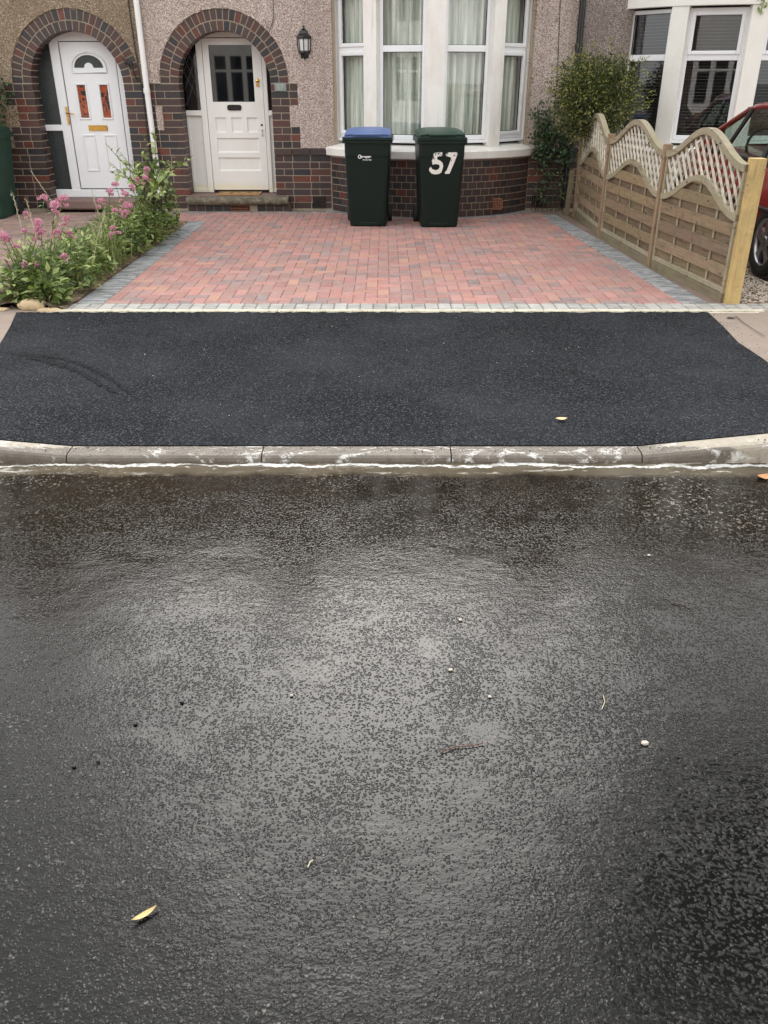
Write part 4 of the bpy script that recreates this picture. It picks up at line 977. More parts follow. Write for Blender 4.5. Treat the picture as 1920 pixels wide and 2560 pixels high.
# ------------------------------------------------------------ bins
def make_bin(loc, rot, body, lidm, label, full=True):
    t = thing('wheelie_bin', label, 'wheelie bin', loc, 'wheelie bins', rot)
    def rr(w0, d0, d1, r, z, n=4):
        pts = []
        for (sx, sy) in ((1, 1), (-1, 1), (-1, -1), (1, -1)):
            cx, cy = sx * (w0 - r), (d1 - r if sy > 0 else d0 + r)
            for i in range(n + 1):
                a = {(1, 1): 0, (-1, 1): pi / 2, (-1, -1): pi, (1, -1): 1.5 * pi}[(sx, sy)] + pi / 2 * i / n
                pts.append((cx + r * cos(a), cy + r * sin(a), z))
        return pts
    g = MB(); R = [rr(.215, 0.0, .50, .05, 0), rr(.225, -.006, .51, .055, .02), rr(.235, -.018, .53, .05, .20), rr(.262, -.06, .62, .04, .78), rr(.265, -.065, .63, .04, .80), rr(.268, -.068, .64, .04, .93), rr(.285, -.08, .66, .04, .945)]
    m = len(R[0]); vs = [p for r in R for p in r]
    g.add(vs, [(i * m + j, i * m + (j + 1) % m, (i + 1) * m + (j + 1) % m, (i + 1) * m + j) for i in range(len(R) - 1) for j in range(m)], smooth=False)
    g.add(R[0], [list(range(m))[::-1]])
    g.box(-.115, .115, -.012, .02, .012, .05, b=.006)
    b = g.build('body', body, t, local=True)
    g = MB(); Rm = [rr(.292, -.088, .68, .03, .935), rr(.292, -.088, .68, .03, .962), rr(.286, -.082, .68, .03, .966), rr(.292, -.088, .68, .03, .970), rr(.290, -.086, .68, .03, .995), rr(.26, -.06, .64, .03, .998)]
    vs = [p for r in Rm for p in r]; g.add(vs, [(i * m + j, i * m + (j + 1) % m, (i + 1) * m + (j + 1) % m, (i + 1) * m + j) for i in range(5) for j in range(m)])
    g.build('rim', body, t, local=True)
    # lid: base flange + domed top with stepped front lip
    g = MB(); n = 16; ys = [-.062, -.058, -.045, 0.0, .15, .35, .5, .62, .66]; zs = [.998, 1.028, 1.040, 1.052, 1.072, 1.085, 1.085, 1.075, 1.03]
    def zc(x, z): return z - .030 * (abs(x) / .27) ** 4
    vs = [( -.268 + .536 * i / n, y, max(.998, zc(-.268 + .536 * i / n, z))) for y, z in zip(ys, zs) for i in range(n + 1)]
    g.add(vs, [(j * (n + 1) + i, j * (n + 1) + i + 1, (j + 1) * (n + 1) + i + 1, (j + 1) * (n + 1) + i) for j in range(len(ys) - 1) for i in range(n)], smooth=True)
    for sx in (-1, 1):
        vs = [(sx * .268, y, .998) for y in ys] + [(sx * .268, y, max(.998, zc(.268, z))) for y, z in zip(ys, zs)]; k = len(ys)
        g.add(vs, [(i, i + 1, k + i + 1, k + i) for i in range(k - 1)])
    # overhanging lip, longer in the middle
    pts = [(-.262, 0), (-.262, -.072), (-.17, -.074), (-.155, -.098), (.155, -.098), (.17, -.074), (.262, -.072), (.262, 0)]
    top = [(x, y, 1.050 - .012 * (abs(x) / .262) ** 3 + (y + .0) * .20 + .006) for x, y in pts]
    bot = [(x, y, z - .012) for x, y, z in top]
    k = len(pts); g.add(top + bot, [list(range(k)), list(range(k, 2 * k))[::-1]] + [(i, (i + 1) % k, k + (i + 1) % k, k + i) for i in range(k)])
    g.build('lid', lidm, t, local=True)
    g = MB(); g.tube([(-.20, .70, 1.01), (.20, .70, 1.01)], .014, 8); 
    for sx in (-.2, -.07, .07, .2): g.box(sx - .012, sx + .012, .63, .71, .985, 1.02)
    g.build('handle', body, t, local=True)
    for sx in (-1, 1):
        g = MB(); xx = sx * .255
        g.lathe([(.0, -.02), (.03, -.024), (.045, -.016), (.080, -.016), (.088, -.026), (.100, -.024), (.101, .0), (.100, .024), (.088, .026), (.080, .016), (.045, .016), (.03, .024), (0, .02)], (xx, .50, .101), 'x', 24); g.build('wheel', M['tyre'], t, local=True)
    g = MB(); g.tube([(-.26, .50, .101), (.26, .50, .101)], .012, 8); g.build('axle', M['steel'], t, local=True)
    return t
b1 = make_bin((-.195, 10.66, .004), radians(-2), M['binblack'], M['binblue'], 'wheelie bin with blue lid and white recycle print, left of the pair')
b2 = make_bin((.675, 10.60, .004), radians(2.5), M['binblack'], M['bingreen'], 'wheelie bin with green lid and big white painted 57 on its front')
b3 = make_bin((-5.13, 11.25, .004), radians(0), M['bingreen'], M['bingreen'], 'green wheelie bin under leafy branches at the left edge of the photo')
# painted 57 (traced outline), local bin coordinates: x, z ; front plane tilts
def fy(z): return -.018 - .042 * (z - .20) / .58 - .0035
five = [(-.085, .843), (-.02, .850), (.012, .846), (.010, .808), (-.045, .800), (-.047, .772), (-.012, .758), (.020, .730), (.028, .695), (.016, .650), (.010, .628), (-.02, .612), (-.065, .606), (-.105, .615), (-.135, .645), (-.137, .668), (-.118, .690), (-.100, .665), (-.060, .652), (-.025, .664), (-.012, .690), (-.022, .714), (-.06, .720), (-.098, .712), (-.108, .76)]
seven = [(.055, .845), (.18, .848), (.19, .830), (.168, .765), (.142, .700), (.118, .640), (.105, .612), (.055, .612), (.050, .630), (.072, .652), (.098, .720), (.118, .780), (.105, .795), (.055, .808)]
for nm, poly in (('painted_five', five), ('painted_seven', seven)):
    tr = tessellate_polygon([[Vector((x, z, 0)) for x, z in poly]]); g = MB()
    sub = []
    g.add([(x - .010, fy(z), z - .005) for x, z in poly], [tuple(t_) for t_ in tr])
    g.build(nm, M['numpaint'], b2, local=True)
tf = .005
def binprint(txt, size, x, z, bold=.0):
    ob = text_mesh('print_text', txt, size, M['print'], b1, (x, fy(z) + .001 - .002, z), depth=.0005, bold=bold); return ob
binprint('recycle', .036, -.058, .778, .0016); binprint('for Coventry', .019, -.052, .750, .0006)
g = MB(); n = 26; vs = []
for i in range(n + 1):
    a = radians(20 + 300 * i / n)
    for r in (.0135, .0215): vs.append((-.088 + r * cos(a), fy(.79) - .0015, .790 + r * sin(a)))
g.add(vs, [(2 * i, 2 * i + 1, 2 * i + 3, 2 * i + 2) for i in range(n)]); g.add([(-.078, fy(.79) - .0015, .800), (-.056, fy(.79) - .0015, .790), (-.074, fy(.79) - .0015, .772), (-.082, fy(.79) - .0015, .785)], [(0, 1, 2, 3)])
g.build('recycle_mark', M['print'], b1, local=True)

# ------------------------------------------------------------ fence
FE = thing('fence', 'timber fence of three wavy lattice topped panels along the right side of the driveway', 'fence', (2.6, 9.2, 0))
def post(label, x, y, w, h, mat):
    g = MB(); g.box(x - w / 2, x + w / 2, y - w / 2, y + w / 2, -.1, h, b=.003); o = g.build('post', mat, FE)
    if label: o['label'] = label
PF = [(2.545, 11.63), (2.478, 9.91), (2.570, 8.20), (2.79, 6.725)]
post(None, *PF[0], .075, 1.08, M['oldpost'])
post(None, *PF[1], .07, 1.075, M['oldpost'])
post(None, *PF[2], .07, 1.08, M['oldpost'])
post('thick new yellow timber post at the pavement end of the fence', *PF[3], .105, 1.075, M['newpost'])
g = MB(xf=lambda p: Vector((p.x + .05 * p.z, p.y, p.z))); g.box(2.405, 2.465, 11.66, 11.73, -.1, .55, b=.004); g.build('stub_post', M['gboard'], FE)
def panel(a, b, label):
    a, b = Vector((a[0], a[1], 0)), Vector((b[0], b[1], 0)); u = (b - a); L = u.length; u.normalize(); ang = atan2(u.y, u.x)
    # local +x runs from the house towards the road ; local -y faces the driveway side after rotation
    t = bpy.data.objects.new('panel', None); COL.objects.link(t); t.parent = FE; t.location = a - FE.location; t.rotation_euler = (0, 0, ang)
    # local y axis = rotated; drive side is -u x z
    q = Vector((0, 0, 1)).cross(u); side = 1 if q.x < 0 else -1       # local +y world direction is q
    F_ = side      # multiply local y by F_ to move towards the drive (negative world x)
    top = lambda x: 1.14 - .11 * cos(2 * pi * x / L); low = lambda x: .78 - .11 * cos(2 * pi * x / L)
    def wavy(fn, th, d0, d1, name, mat):
        g = MB(); n = 40; vs = []
        for i in range(n + 1):
            x = L * i / n; dz = (fn(x + .001) - fn(x - .001)) / .002; l = sqrt(1 + dz * dz); nx_, nz_ = -dz / l, 1 / l
            z = fn(x)
            for (o_, d) in ((0, d0), (-th, d0), (-th, d1), (0, d1)): vs.append((min(max(x + nx_ * o_, 0), L), d * F_, z + nz_ * o_))
        g.add(vs, [(i * 4 + j, i * 4 + (j + 1) % 4, (i + 1) * 4 + (j + 1) % 4, (i + 1) * 4 + j) for i in range(n) for j in range(4)]); g.add(vs[:4], [(0, 1, 2, 3)]); g.add(vs[-4:], [(3, 2, 1, 0)])
        g.build(name, mat, t, local=True)
    wavy(top, .052, -.03, .03, 'top_rail', M['rail']); wavy(low, .048, -.027, .027, 'middle_rail', M['rail'])
    g = MB(); g.box(0, .03, -.02, .02, .06, 1.03, b=.003); g.box(L - .03, L, -.02, .02, .06, 1.03, b=.003); g.box(.03, L - .03, -.018 * 1, .024, .072, .112, b=.003)
    g.build('panel_frame', M['rail'], t, local=True)
    # lattice
    for sgn, yy, nm in ((-1, .010, 'lattice_laths'), (1, -.004, 'lattice_laths')):
        g = MB(); s0 = -.8
        while s0 < L + .8:
            # line x = s0 + sgn*(z-.9)
            pts = []; n = 60
            for i in range(n + 1):
                z = .6 + .75 * i / n; x = s0 + sgn * (z - .9) * .85
                if 0.012 < x < L - .012 and low(x) - .02 < z < top(x) - .03: pts.append((x, z))
            if len(pts) > 1:
                (xa, za), (xb, zb_) = pts[0], pts[-1]; dx_, dz_ = xb - xa, zb_ - za; l = sqrt(dx_ * dx_ + dz_ * dz_)
                if l > .03:
                    px_, pz_ = -dz_ / l * .0125, dx_ / l * .0125; m = max(2, int(l / .035)); vs = []
                    for i in range(m + 1):
                        f_ = i / m; wv = 1.0 + .25 * sin(i * 1.9)
                        for (e, y_) in ((1, yy), (-1, yy), (-1, yy - .009), (1, yy - .009)): vs.append((xa + dx_ * f_ + e * px_ * wv, y_ * F_, za + dz_ * f_ + e * pz_ * wv))
                    k = random.uniform(.85, 1.1) * (1 if sgn < 0 else .35); g.add(vs, [(i * 4 + j, i * 4 + (j + 1) % 4, (i + 1) * 4 + (j + 1) % 4, (i + 1) * 4 + j) for i in range(m) for j in range(4)], (k, k, k))
            s0 += .108
        g.build(nm, M['lath'], t, local=True)
    # boards clipped under the wave
    def clipped_board(g, z0, z1, ya, yb, col):
        n = 40; vs = []; started = False
        seg = []
        for i in range(n + 1):
            x = .03 + (L - .06) * i / n; zt = min(z1, low(x) - .03)
            seg.append((x, zt if zt > z0 + .004 else None))
        run = []
        for x, zt in seg + [(None, None)]:
            if zt is not None: run.append((x, zt))
            else:
                if len(run) > 1:
                    vs = []
                    for x_, z_ in run: vs += [(x_, ya * F_, z0), (x_, ya * F_, z_), (x_, yb * F_, z_), (x_, yb * F_, z0)]
                    m = len(run); g.add(vs, [(i * 4 + j, i * 4 + (j + 1) % 4, (i + 1) * 4 + (j + 1) % 4, (i + 1) * 4 + j) for i in range(m - 1) for j in range(4)], col)
                    g.add(vs[:4], [(0, 1, 2, 3)], col); g.add(vs[-4:], [(3, 2, 1, 0)], col)
                run = []
    z = .112; k = 0
    while z < .90:
        h = .079; c_ = random.uniform(.75, 1.15); cc = (c_, c_ * random.uniform(.93, 1.0), c_ * random.uniform(.85, 1))
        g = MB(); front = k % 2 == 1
        if not front: cc = tuple(v_ * .78 for v_ in cc)  # recessed boards coloured darker, standing in for shade between the front ones
        clipped_board(g, z + .001, z + h + (.012 if front else 0), .022 if front else -.006, .012 if front else -.016, cc)
        if g.v: g.build('board', M['board'], t, local=True)
        z += h; k += 1
    for f_ in (.27, .51, .76):
        g = MB(); x = L * f_; zt = low(x) - .045; g.box(x - .015, x + .015, -.002 * F_, .0075 * F_, .11, zt, b=.001); g.build('batten', M['rail'], t, local=True)
    g = MB(); g.box(0, L, -.022, .005, -.02, .07); g.build('gravel_board', M['gboard'], t, local=True)
panel((2.542, 11.58), (2.480, 9.95), 'wavy lattice topped fence panel nearest the house, partly under the bush')
panel((2.480, 9.87), (2.568, 8.24), 'middle wavy fence panel with pale lattice between two brown posts')
panel((2.575, 8.16), (2.735, 6.745), 'wavy fence panel nearest the pavement with greenish top rail')

# ------------------------------------------------------------ vegetation
def leafquad(g, c, d, n, L, w, col, fold=.15):
    """leaf from c along d, normal n, folded about the midrib"""
    d = d.normalized(); s = d.cross(n)
    if s.length < 1e-3: s = d.cross(Vector((1, 0, .3)))
    s.normalize(); n = s.cross(d).normalized()
    p0 = c; p1 = c + d * L * .45 + s * w * .5 + n * fold * w; p2 = c + d * L - n * L * .12; p3 = c + d * L * .45 - s * w * .5 + n * fold * w; pm = c + d * L * .5
    g.add([p0, p1, p2, p3, pm], [(0, 1, 4), (1, 2, 4), (2, 3, 4), (3, 0, 4)], col)
def rv(z=1.0):
    while True:
        v = Vector((random.uniform(-1, 1), random.uniform(-1, 1), random.uniform(-1, 1)))
        if .05 < v.length < 1: v.z *= z; return v.normalized()
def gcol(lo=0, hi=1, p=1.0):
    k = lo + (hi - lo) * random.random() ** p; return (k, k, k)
# bush
def crown(g, c, R, n, leafL, p=1.2, squash=(1, 1, 1), lumps=14):
    c = Vector(c); L_ = []
    for i in range(lumps):
        v = rv(); L_.append((Vector((v.x * R * .55 * squash[0], v.y * R * .55 * squash[1], v.z * R * .55 * squash[2])), R * random.uniform(.35, .52)))
    L_.append((Vector((0, 0, 0)), R * .7))
    for i in range(n):
        o, r = random.choice(L_); v = rv(); rr_ = r * (random.random() ** .35) * random.choice((1, 1, 1, 1.12))
        q = Vector((v.x * rr_, v.y * rr_, v.z * rr_)); pnt = c + o + q
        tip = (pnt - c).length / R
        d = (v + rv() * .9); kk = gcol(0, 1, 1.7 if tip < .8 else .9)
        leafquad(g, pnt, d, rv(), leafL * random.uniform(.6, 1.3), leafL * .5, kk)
bu = thing('bush', 'round clipped green and yellowish bush behind the fence by the house', 'bush', (2.62, 11.35, 0))
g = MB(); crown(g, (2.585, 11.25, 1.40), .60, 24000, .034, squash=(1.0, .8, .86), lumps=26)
for i in range(150):   # short sprays that break the outline
    v = rv(); b0 = Vector((2.61, 11.25, 1.47)) + Vector((v.x * .58, v.y * .44, v.z * .50)); d = (v + rv() * .6).normalized()
    for k in range(7): leafquad(g, b0 + d * .014 * k, d + rv() * .9, rv(), .030, .016, gcol(.5, 1))
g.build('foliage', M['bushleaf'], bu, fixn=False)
g = MB(); g.tube([(2.62, 11.35, 0), (2.6, 11.33, .5), (2.58, 11.3, .95), (2.56, 11.3, 1.3)], [.035, .03, .026, .015], 8)
for i in range(9):
    a = i * .8; g.tube([(2.59, 11.31, .8 + .03 * i), (2.58 + .2 * cos(a), 11.3 + .15 * sin(a), 1.2), (2.58 + .42 * cos(a), 11.3 + .3 * sin(a), 1.5)], [.012, .009, .004], 5)
g.build('stem', M['twig'], bu)
# ivy on the wall at the fence end
iv = thing('ivy', 'dark ivy climbing the brick and pebbledash wall beside the fence', 'climbing plant', (2.25, 12.05, 0))
g = MB()
stalks = []
for i in range(15):
    x = random.uniform(2.02, 2.55); pts = [(x, 12.05, 0)]; z = 0
    while z < random.uniform(.9, 1.55):
        z += .1; x += random.uniform(-.035, .035) - .002; pts.append((min(2.6, max(1.93, x)), 12.05 - random.uniform(.0, .03), z))
    stalks.append(pts)
    for (px_, py_, pz_) in pts:
        if pz_ < .15 and random.random() < .6: continue
        for k in range(random.randint(0, 3) if pz_ < .65 else random.randint(5, 11)):
            d = Vector((random.uniform(-1, 1), -.5, random.uniform(-1, .3))); leafquad(g, Vector((px_ + random.uniform(-.07, .07), py_ - random.uniform(0, .12), pz_ + random.uniform(-.06, .06))), d, Vector((random.uniform(-.4, .4), -1, .4)), random.uniform(.035, .06), .04, gcol(0, 1, 1.8))
g.build('foliage', M['ivy'], iv, fixn=False)
g = MB()
for s_pts in stalks: g.tube(s_pts, .005, 4)
# bare creeper twigs beside the bay
for i in range(26):
    x, z = 1.90 + random.uniform(-.02, .03), random.uniform(.95, 2.5); g.tube([(x, 12.04, z), (x - random.uniform(.02, .06), 12.02, z + random.uniform(-.03, .03))], .0025, 4)
g.build('stems', M['twig'], iv)
sg_ = thing('ivy_sprig', 'small ivy sprig hanging down the white bay at the top right corner', 'climbing plant', (4.42, 11.36, 2.2))
g = MB()
for i in range(46):
    z = 2.75 - .45 * (i / 46); leafquad(g, Vector((4.42 + random.gauss(0, .03), 11.345 - random.uniform(0, .03), z)), Vector((random.uniform(-1, 1), -.3, -.8)), Vector((0, -1, .4)), .045, .026, gcol(.4, 1))
g.build('foliage', M['leaf'], sg_, fixn=False); g = MB(); g.tube([(4.43, 11.345, 2.8), (4.41, 11.34, 2.5), (4.42, 11.345, 2.27)], .003, 4); g.build('stem', M['stem'], sg_)
# leafy climber above the left bin
cl = thing('climbing_shrub', 'leafy green branches hanging over the bin at the left edge', 'shrub', (-5.2, 12.0, 0))
g = MB()
for i in range(620):
    c_ = Vector((random.gauss(-5.1, .16), random.uniform(11.6, 12.05), random.gauss(1.48, .17)))
    if c_.x > -4.78: continue
    leafquad(g, c_, Vector((random.uniform(-1, 1), -.6, random.uniform(-.9, .3))), Vector((0, -1, .7)) + rv() * .4, random.uniform(.05, .085), .045, gcol(0, .9, 1.3))
g.build('foliage', M['ivy'], cl, fixn=False)
g = MB()
for i in range(5): g.tube([(-5.3, 12.04, 0), (-5.3, 12.04, 1.1), (-5.2 + .06 * i, 11.9, 1.35), (-5.1 + .07 * i, 11.8, 1.5)], .006, 5)
g.build('stems', M['twig'], cl)

# valerian
def valerian(base, heads, n_leaf, spread, label):
    base = Vector(base)
    t = thing('valerian_plant', label, 'flowering plant', tuple(base), 'pink valerian plants in the bed')
    gs = MB(); gl = MB()
    for hx, hy, hz, r in heads:
        hp = Vector((hx, hy, hz)); mid = base.lerp(hp, .5) + Vector((random.uniform(-.03, .03), random.uniform(-.03, .03), .05))
        gs.tube([base, mid, hp], [.0045, .0035, .0025], 5)
        for q in range(9):
            f_ = random.uniform(.15, .92); c_ = base.lerp(mid, f_ * 2) if f_ < .5 else mid.lerp(hp, f_ * 2 - 1)
            d = Vector((random.uniform(-1, 1), random.uniform(-1, 1), random.uniform(-.1, .8))); leafquad(gl, c_, d, Vector((0, 0, 1)), random.uniform(.05, .09), .028, gcol(.2, 1, 1))
        gf = MB()
        for q in range(int(230 * r / .03)):
            v = rv(.75); 
            if v.z < -.3: v.z *= .3
            c_ = hp + Vector((v.x * r, v.y * r, v.z * r * .8)) * random.uniform(.6, 1.05); leafquad(gf, c_, v + rv() * .6, rv(), .013, .010, gcol(0, 1, .9))
        for e in range(random.randint(2, 4)):
            o_ = hp + Vector((random.gauss(0, r * 1.1), random.gauss(0, r), random.uniform(-r * 2.2, -r * .2)))
            for q in range(int(45 * r / .03)):
                v = rv(.7); leafquad(gf, o_ + v * r * .42 * random.random() ** .4, v + rv() * .6, rv(), .011, .009, gcol(0, .9, 1.1))
            gs.tube([hp + Vector((0, 0, -r * 2)), o_], .0015, 3)
        gf.build('flower_head', M['petal'], t, fixn=False)
    for q in range(n_leaf):
        a = random.uniform(0, 2 * pi); rr_ = spread * random.random() ** .6; z = random.uniform(.02, .42) * (1 - .5 * rr_ / spread)
        c_ = base + Vector((rr_ * cos(a), rr_ * sin(a), z)); d = Vector((cos(a) + random.uniform(-.6, .6), sin(a) + random.uniform(-.6, .6), random.uniform(-.2, 1.1)))
        leafquad(gl, c_, d, Vector((0, 0, 1)) + rv() * .5, random.uniform(.05, .11), random.uniform(.02, .035), gcol(0, 1, 1.1))
    for q in range(10):
        a = random.uniform(0, 6.28); e = base + Vector((spread * .7 * cos(a), spread * .7 * sin(a), random.uniform(.25, .45))); gs.tube([base, base.lerp(e, .5) + Vector((0, 0, .05)), e], .003, 4)
    gl.build('leaves', M['leaf'], t, fixn=False); gs.build('stems', M['stem'], t)
    return t
c5 = lambda x, y: (x * .31344, 280 + y * .31344)
def hd(x, y, z, r): q = gr(*c5(x, y), z); return (q[0], q[1], q[2], r * random.uniform(.68, .85))
valerian((-2.86, 7.15, .03), [hd(440, 745, .72, .045), hd(350, 680, .75, .028), hd(510, 690, .74, .045), hd(530, 850, .62, .03)], 260, .26, 'pink flowering valerian with the largest flower cluster, in front of the left door')
valerian((-2.98, 7.0, .03), [hd(305, 880, .62, .038), hd(315, 945, .56, .04), hd(205, 808, .62, .018), hd(25, 985, .55, .04), hd(62, 1005, .52, .02)], 200, .24, 'valerian leaning out over the brown drive at the left edge')
valerian((-2.80, 6.85, .03), [hd(512, 1148, .42, .022), hd(200, 1205, .32, .016), hd(295, 1215, .30, .013), hd(130, 1070, .42, .024), hd(55, 1222, .28, .013)], 330, .24, 'low valerian with few small flowers at the pavement end of the bed')
valerian((-2.78, 7.7, .03), [hd(455, 955, .52, .030), hd(553, 965, .50, .022), hd(192, 945, .5, .018)], 240, .26, 'valerian with two small pink heads in the middle of the bed')
valerian((-2.72, 8.7, .03), [hd(805, 710, .60, .036), hd(915, 785, .55, .032), hd(870, 630, .66, .034)], 240, .26, 'valerian with three round heads against the left doorstep')
valerian((-2.66, 9.3, .03), [hd(920, 580, .70, .038), hd(1000, 655, .62, .042), hd(1015, 750, .55, .050), hd(1000, 800, .52, .026)], 300, .28, 'valerian with stacked pink heads left of the leafy sapling')
valerian((-2.62, 9.8, .03), [hd(1172, 455, .80, .028), hd(1095, 535, .72, .022), hd(1050, 590, .68, .024), hd(1160, 525, .74, .03)], 260, .26, 'valerian with small heads among the big sapling leaves')
valerian((-2.66, 8.2, .03), [hd(900, 925, .40, .026), hd(885, 975, .36, .018)], 260, .25, 'low valerian with a dark pink head beside the grey block border')
# broad-leaved weeds along the front
def weed(base, n, spread, hgt, LL, label, mat=M['leaf'], lo=0, hi=1):
    base = Vector(base); t = thing('leafy_weed', label, 'weed', tuple(base), 'leafy weeds in the flower bed'); g = MB(); gs = MB()
    for q in range(int(n * 1.35)):
        a = random.uniform(0, 2 * pi); rr_ = spread * random.random() ** .7; z = hgt * random.random() ** 1.1 * (1 - .4 * rr_ / spread) + .02
        c_ = base + Vector((rr_ * cos(a), rr_ * sin(a) * .9, z)); d = Vector((cos(a) + random.uniform(-.7, .7), sin(a) + random.uniform(-.7, .7), random.uniform(-.5, .8)))
        leafquad(g, c_, d, Vector((0, 0, 1)) + rv() * .7, LL * random.uniform(.6, 1.4), LL * random.uniform(.32, .6), gcol(lo, hi, 1.0))
        if q % 6 == 0: gs.tube([base, base.lerp(c_, .6) + Vector((0, 0, .03)), c_], .003, 4)
    g.build('leaves', mat, t, fixn=False); gs.build('stems', M['stem'], t)
    gd = MB()
    for q in range(n // 5):
        a = random.uniform(0, 6.28); rr_ = spread * random.random() ** .5; leafquad(gd, base + Vector((rr_ * cos(a), rr_ * sin(a), random.uniform(.01, hgt * .45))), rv(), Vector((0, 0, 1)) + rv(), LL * random.uniform(.4, .9), LL * .14, (1, 1, 1))
    gd.build('dead_leaves', M['dead'], t, fixn=False); return t
weed((-2.92, 6.68, .02), 150, .17, .26, .085, 'broad leaved weed at the front left corner of the bed')
weed((-2.66, 6.66, .02), 170, .15, .22, .085, 'broad leaved weed beside the sandstone lump')
weed((-2.62, 7.15, .03), 230, .20, .30, .075, 'leafy weed beside the grey border near the pavement')
weed((-2.66, 7.65, .03), 210, .2, .32, .07, 'upright weed in the middle of the bed')
weed((-2.60, 8.75, .03), 260, .2, .34, .07, 'dark leafy weed near the border in the rear half of the bed')
weed((-2.56, 9.35, .03), 300, .2, .38, .065, 'dense dark weed in front of the sapling')
weed((-2.95, 8.4, .03), 200, .22, .30, .08, 'weed at the brown drive side of the bed')
weed((-2.85, 7.45, .03), 220, .24, .34, .085, 'broad pale leaved weed among the front valerian stems')
weed((-2.78, 9.15, .03), 240, .24, .40, .08, 'tall leafy weed left of the sapling')
weed((-2.58, 10.35, .03), 140, .16, .14, .045, 'low dark creeping weed at the house end of the bed')
# grass and seed heads
gg = MB(); gh = MB()
for i in range(900):
    cl_ = random.choice(((-2.75, 8.0, .25), (-2.85, 7.5, .22), (-2.9, 8.9, .2), (-2.62, 8.0, .12), (-2.7, 9.6, .2)))
    b = Vector((random.gauss(cl_[0], cl_[2] * .5), random.gauss(cl_[1], cl_[2] * 1.3), .02)); b.x = max(-3.12, min(-2.5, b.x))
    a = random.uniform(0, 6.28); h = random.uniform(.15, .45); e = random.uniform(.05, .22); w = .004
    p1 = b + Vector((cos(a) * e * .35, sin(a) * e * .35, h * .7)); p2 = b + Vector((cos(a) * e, sin(a) * e, h * random.uniform(.6, 1))); s = Vector((-sin(a), cos(a), 0)) * w
    gg.add([b - s, b + s, p1 + s * .8, p1 - s * .8, p2], [(0, 1, 2, 3), (3, 2, 4)], gcol(0, 1))
o = gg.build('grass', M['grass'], fixn=False); o['kind'] = 'stuff'; o['label'] = 'long grass growing among the valerian'
for i, (px, py, dpx, dpy) in enumerate(((245, 470, 275, 700), (100, 650, 185, 900), (210, 700, 300, 800), (730, 620, 740, 790), (840, 800, 800, 900))):
    q = gr(*c5(px, py), .78 - .05 * i); bq = Vector((max(-3.1, min(-2.55, q[0] + .15)), q[1] - .25, .02)); q = Vector(q)
    gq = MB(); gq.tube([bq, bq.lerp(q, .55) + Vector((0, 0, .06)), q], .002, 4)
    st = thing('seeding_grass', ['tall dry grass seed head in front of the left brick pier', 'dry arching seed head over the left bin wheel', 'short drooping seed head at the left bin', 'thin seed head in front of the left doorstep', 'low seed head in the middle of the bed'][i], 'grass', tuple(bq)); gq.build('stalk', M['seed'], st)
    gq = MB()
    for k in range(26):
        f_ = k / 26; c_ = bq.lerp(q, .62 + .38 * f_) + Vector((random.uniform(-.012, .012), random.uniform(-.012, .012), .02)); leafquad(gq, c_, (q - bq) + rv() * .25, rv(), .022, .006, (1, 1, 1))
    gq.build('seed_head', M['seed'], st, fixn=False)
# sapling
sp = thing('sapling', 'leafy sapling with large pale green leaves in front of the white drainpipe', 'sapling', (-2.62, 9.98, .02))
gl = MB(); gs = MB(); root = Vector((-2.62, 9.98, .02))
tips = [(1235, 90, 1.17), (1140, 160, 1.08), (840, 250, .98), (960, 320, .90), (870, 400, .84), (880, 480, .78), (1050, 390, .88), (1130, 280, .98), (1420, 350, .90), (1540, 345, .90), (1330, 370, .88), (1350, 480, .80), (1230, 470, .84), (1060, 480, .8), (1380, 790, .36), (1240, 600, .7), (1300, 640, .6)]
for i, (x, y, z) in enumerate(tips):
    q = Vector(gr(*c5(x, y), z)); fork = Vector((-2.60 + random.uniform(-.06, .06), 9.98, .25 + .3 * random.random())); m1 = fork.lerp(q, .5) + Vector((0, 0, .04))
    if z < .5: fork = root; m1 = root.lerp(q, .5)
    gs.tube([fork, m1, q], [.006, .0045, .002], 5)
    nl = 10 if i not in (9,) else 14
    for k in range(nl):
        f_ = .35 + .65 * k / nl; c_ = fork.lerp(m1, f_ * 2) if f_ < .5 else m1.lerp(q, f_ * 2 - 1); d = (q - fork).normalized() + rv() * 1.0; d.y -= .3
        L_ = random.uniform(.06, .105) * (1 if k < nl - 2 else .6); leafquad(gl, c_, d, Vector((0, -.5, 1)) + rv() * .4, L_, L_ * .62, gcol(.35, 1, .9), .1)
gs.tube([root, (-2.61, 9.98, .3), (-2.60, 9.98, .62)], [.016, .013, .008], 7)
for k in range(760):
    a = random.uniform(0, 6.28); r_ = .26 * random.random() ** .6; z = random.uniform(.12, .78)
    if z > .6: r_ *= .7
    leafquad(gl, Vector((-2.58 + r_ * cos(a), 9.95 + r_ * sin(a) * .8, z)), rv(), Vector((0, -.4, 1)) + rv() * .5, random.uniform(.045, .075), .034, gcol(0, .8, 1.3))
gl.build('leaves', M['leaf'], sp, fixn=False); gs.build('branches', M['twig'], sp)
# dead stems / litter at the front left
g = MB()
for i in range(260):
    x, y = random.gauss(-3.02, .07), random.gauss(6.72, .09); a = random.uniform(0, 6.28); l = random.uniform(.02, .06)
    g.tube([(x, y, .02 + random.uniform(0, .03)), (x + l * cos(a), y + l * sin(a), .02 + random.uniform(0, .04))], .002, 4)
for i in range(500):
    x, y = -2.53 + random.gauss(0, .03), random.uniform(7.2, 10.8); a = random.uniform(0, 6.28); l = random.uniform(.02, .06)
    g.tube([(x, y, .012 + random.uniform(0, .02)), (x + l * cos(a), y + l * sin(a), .012 + random.uniform(0, .03))], .0018, 3)
o = g.build('dead_stems', M['dead']); o['kind'] = 'stuff'; o['label'] = 'brown dead stems lying on the soil'
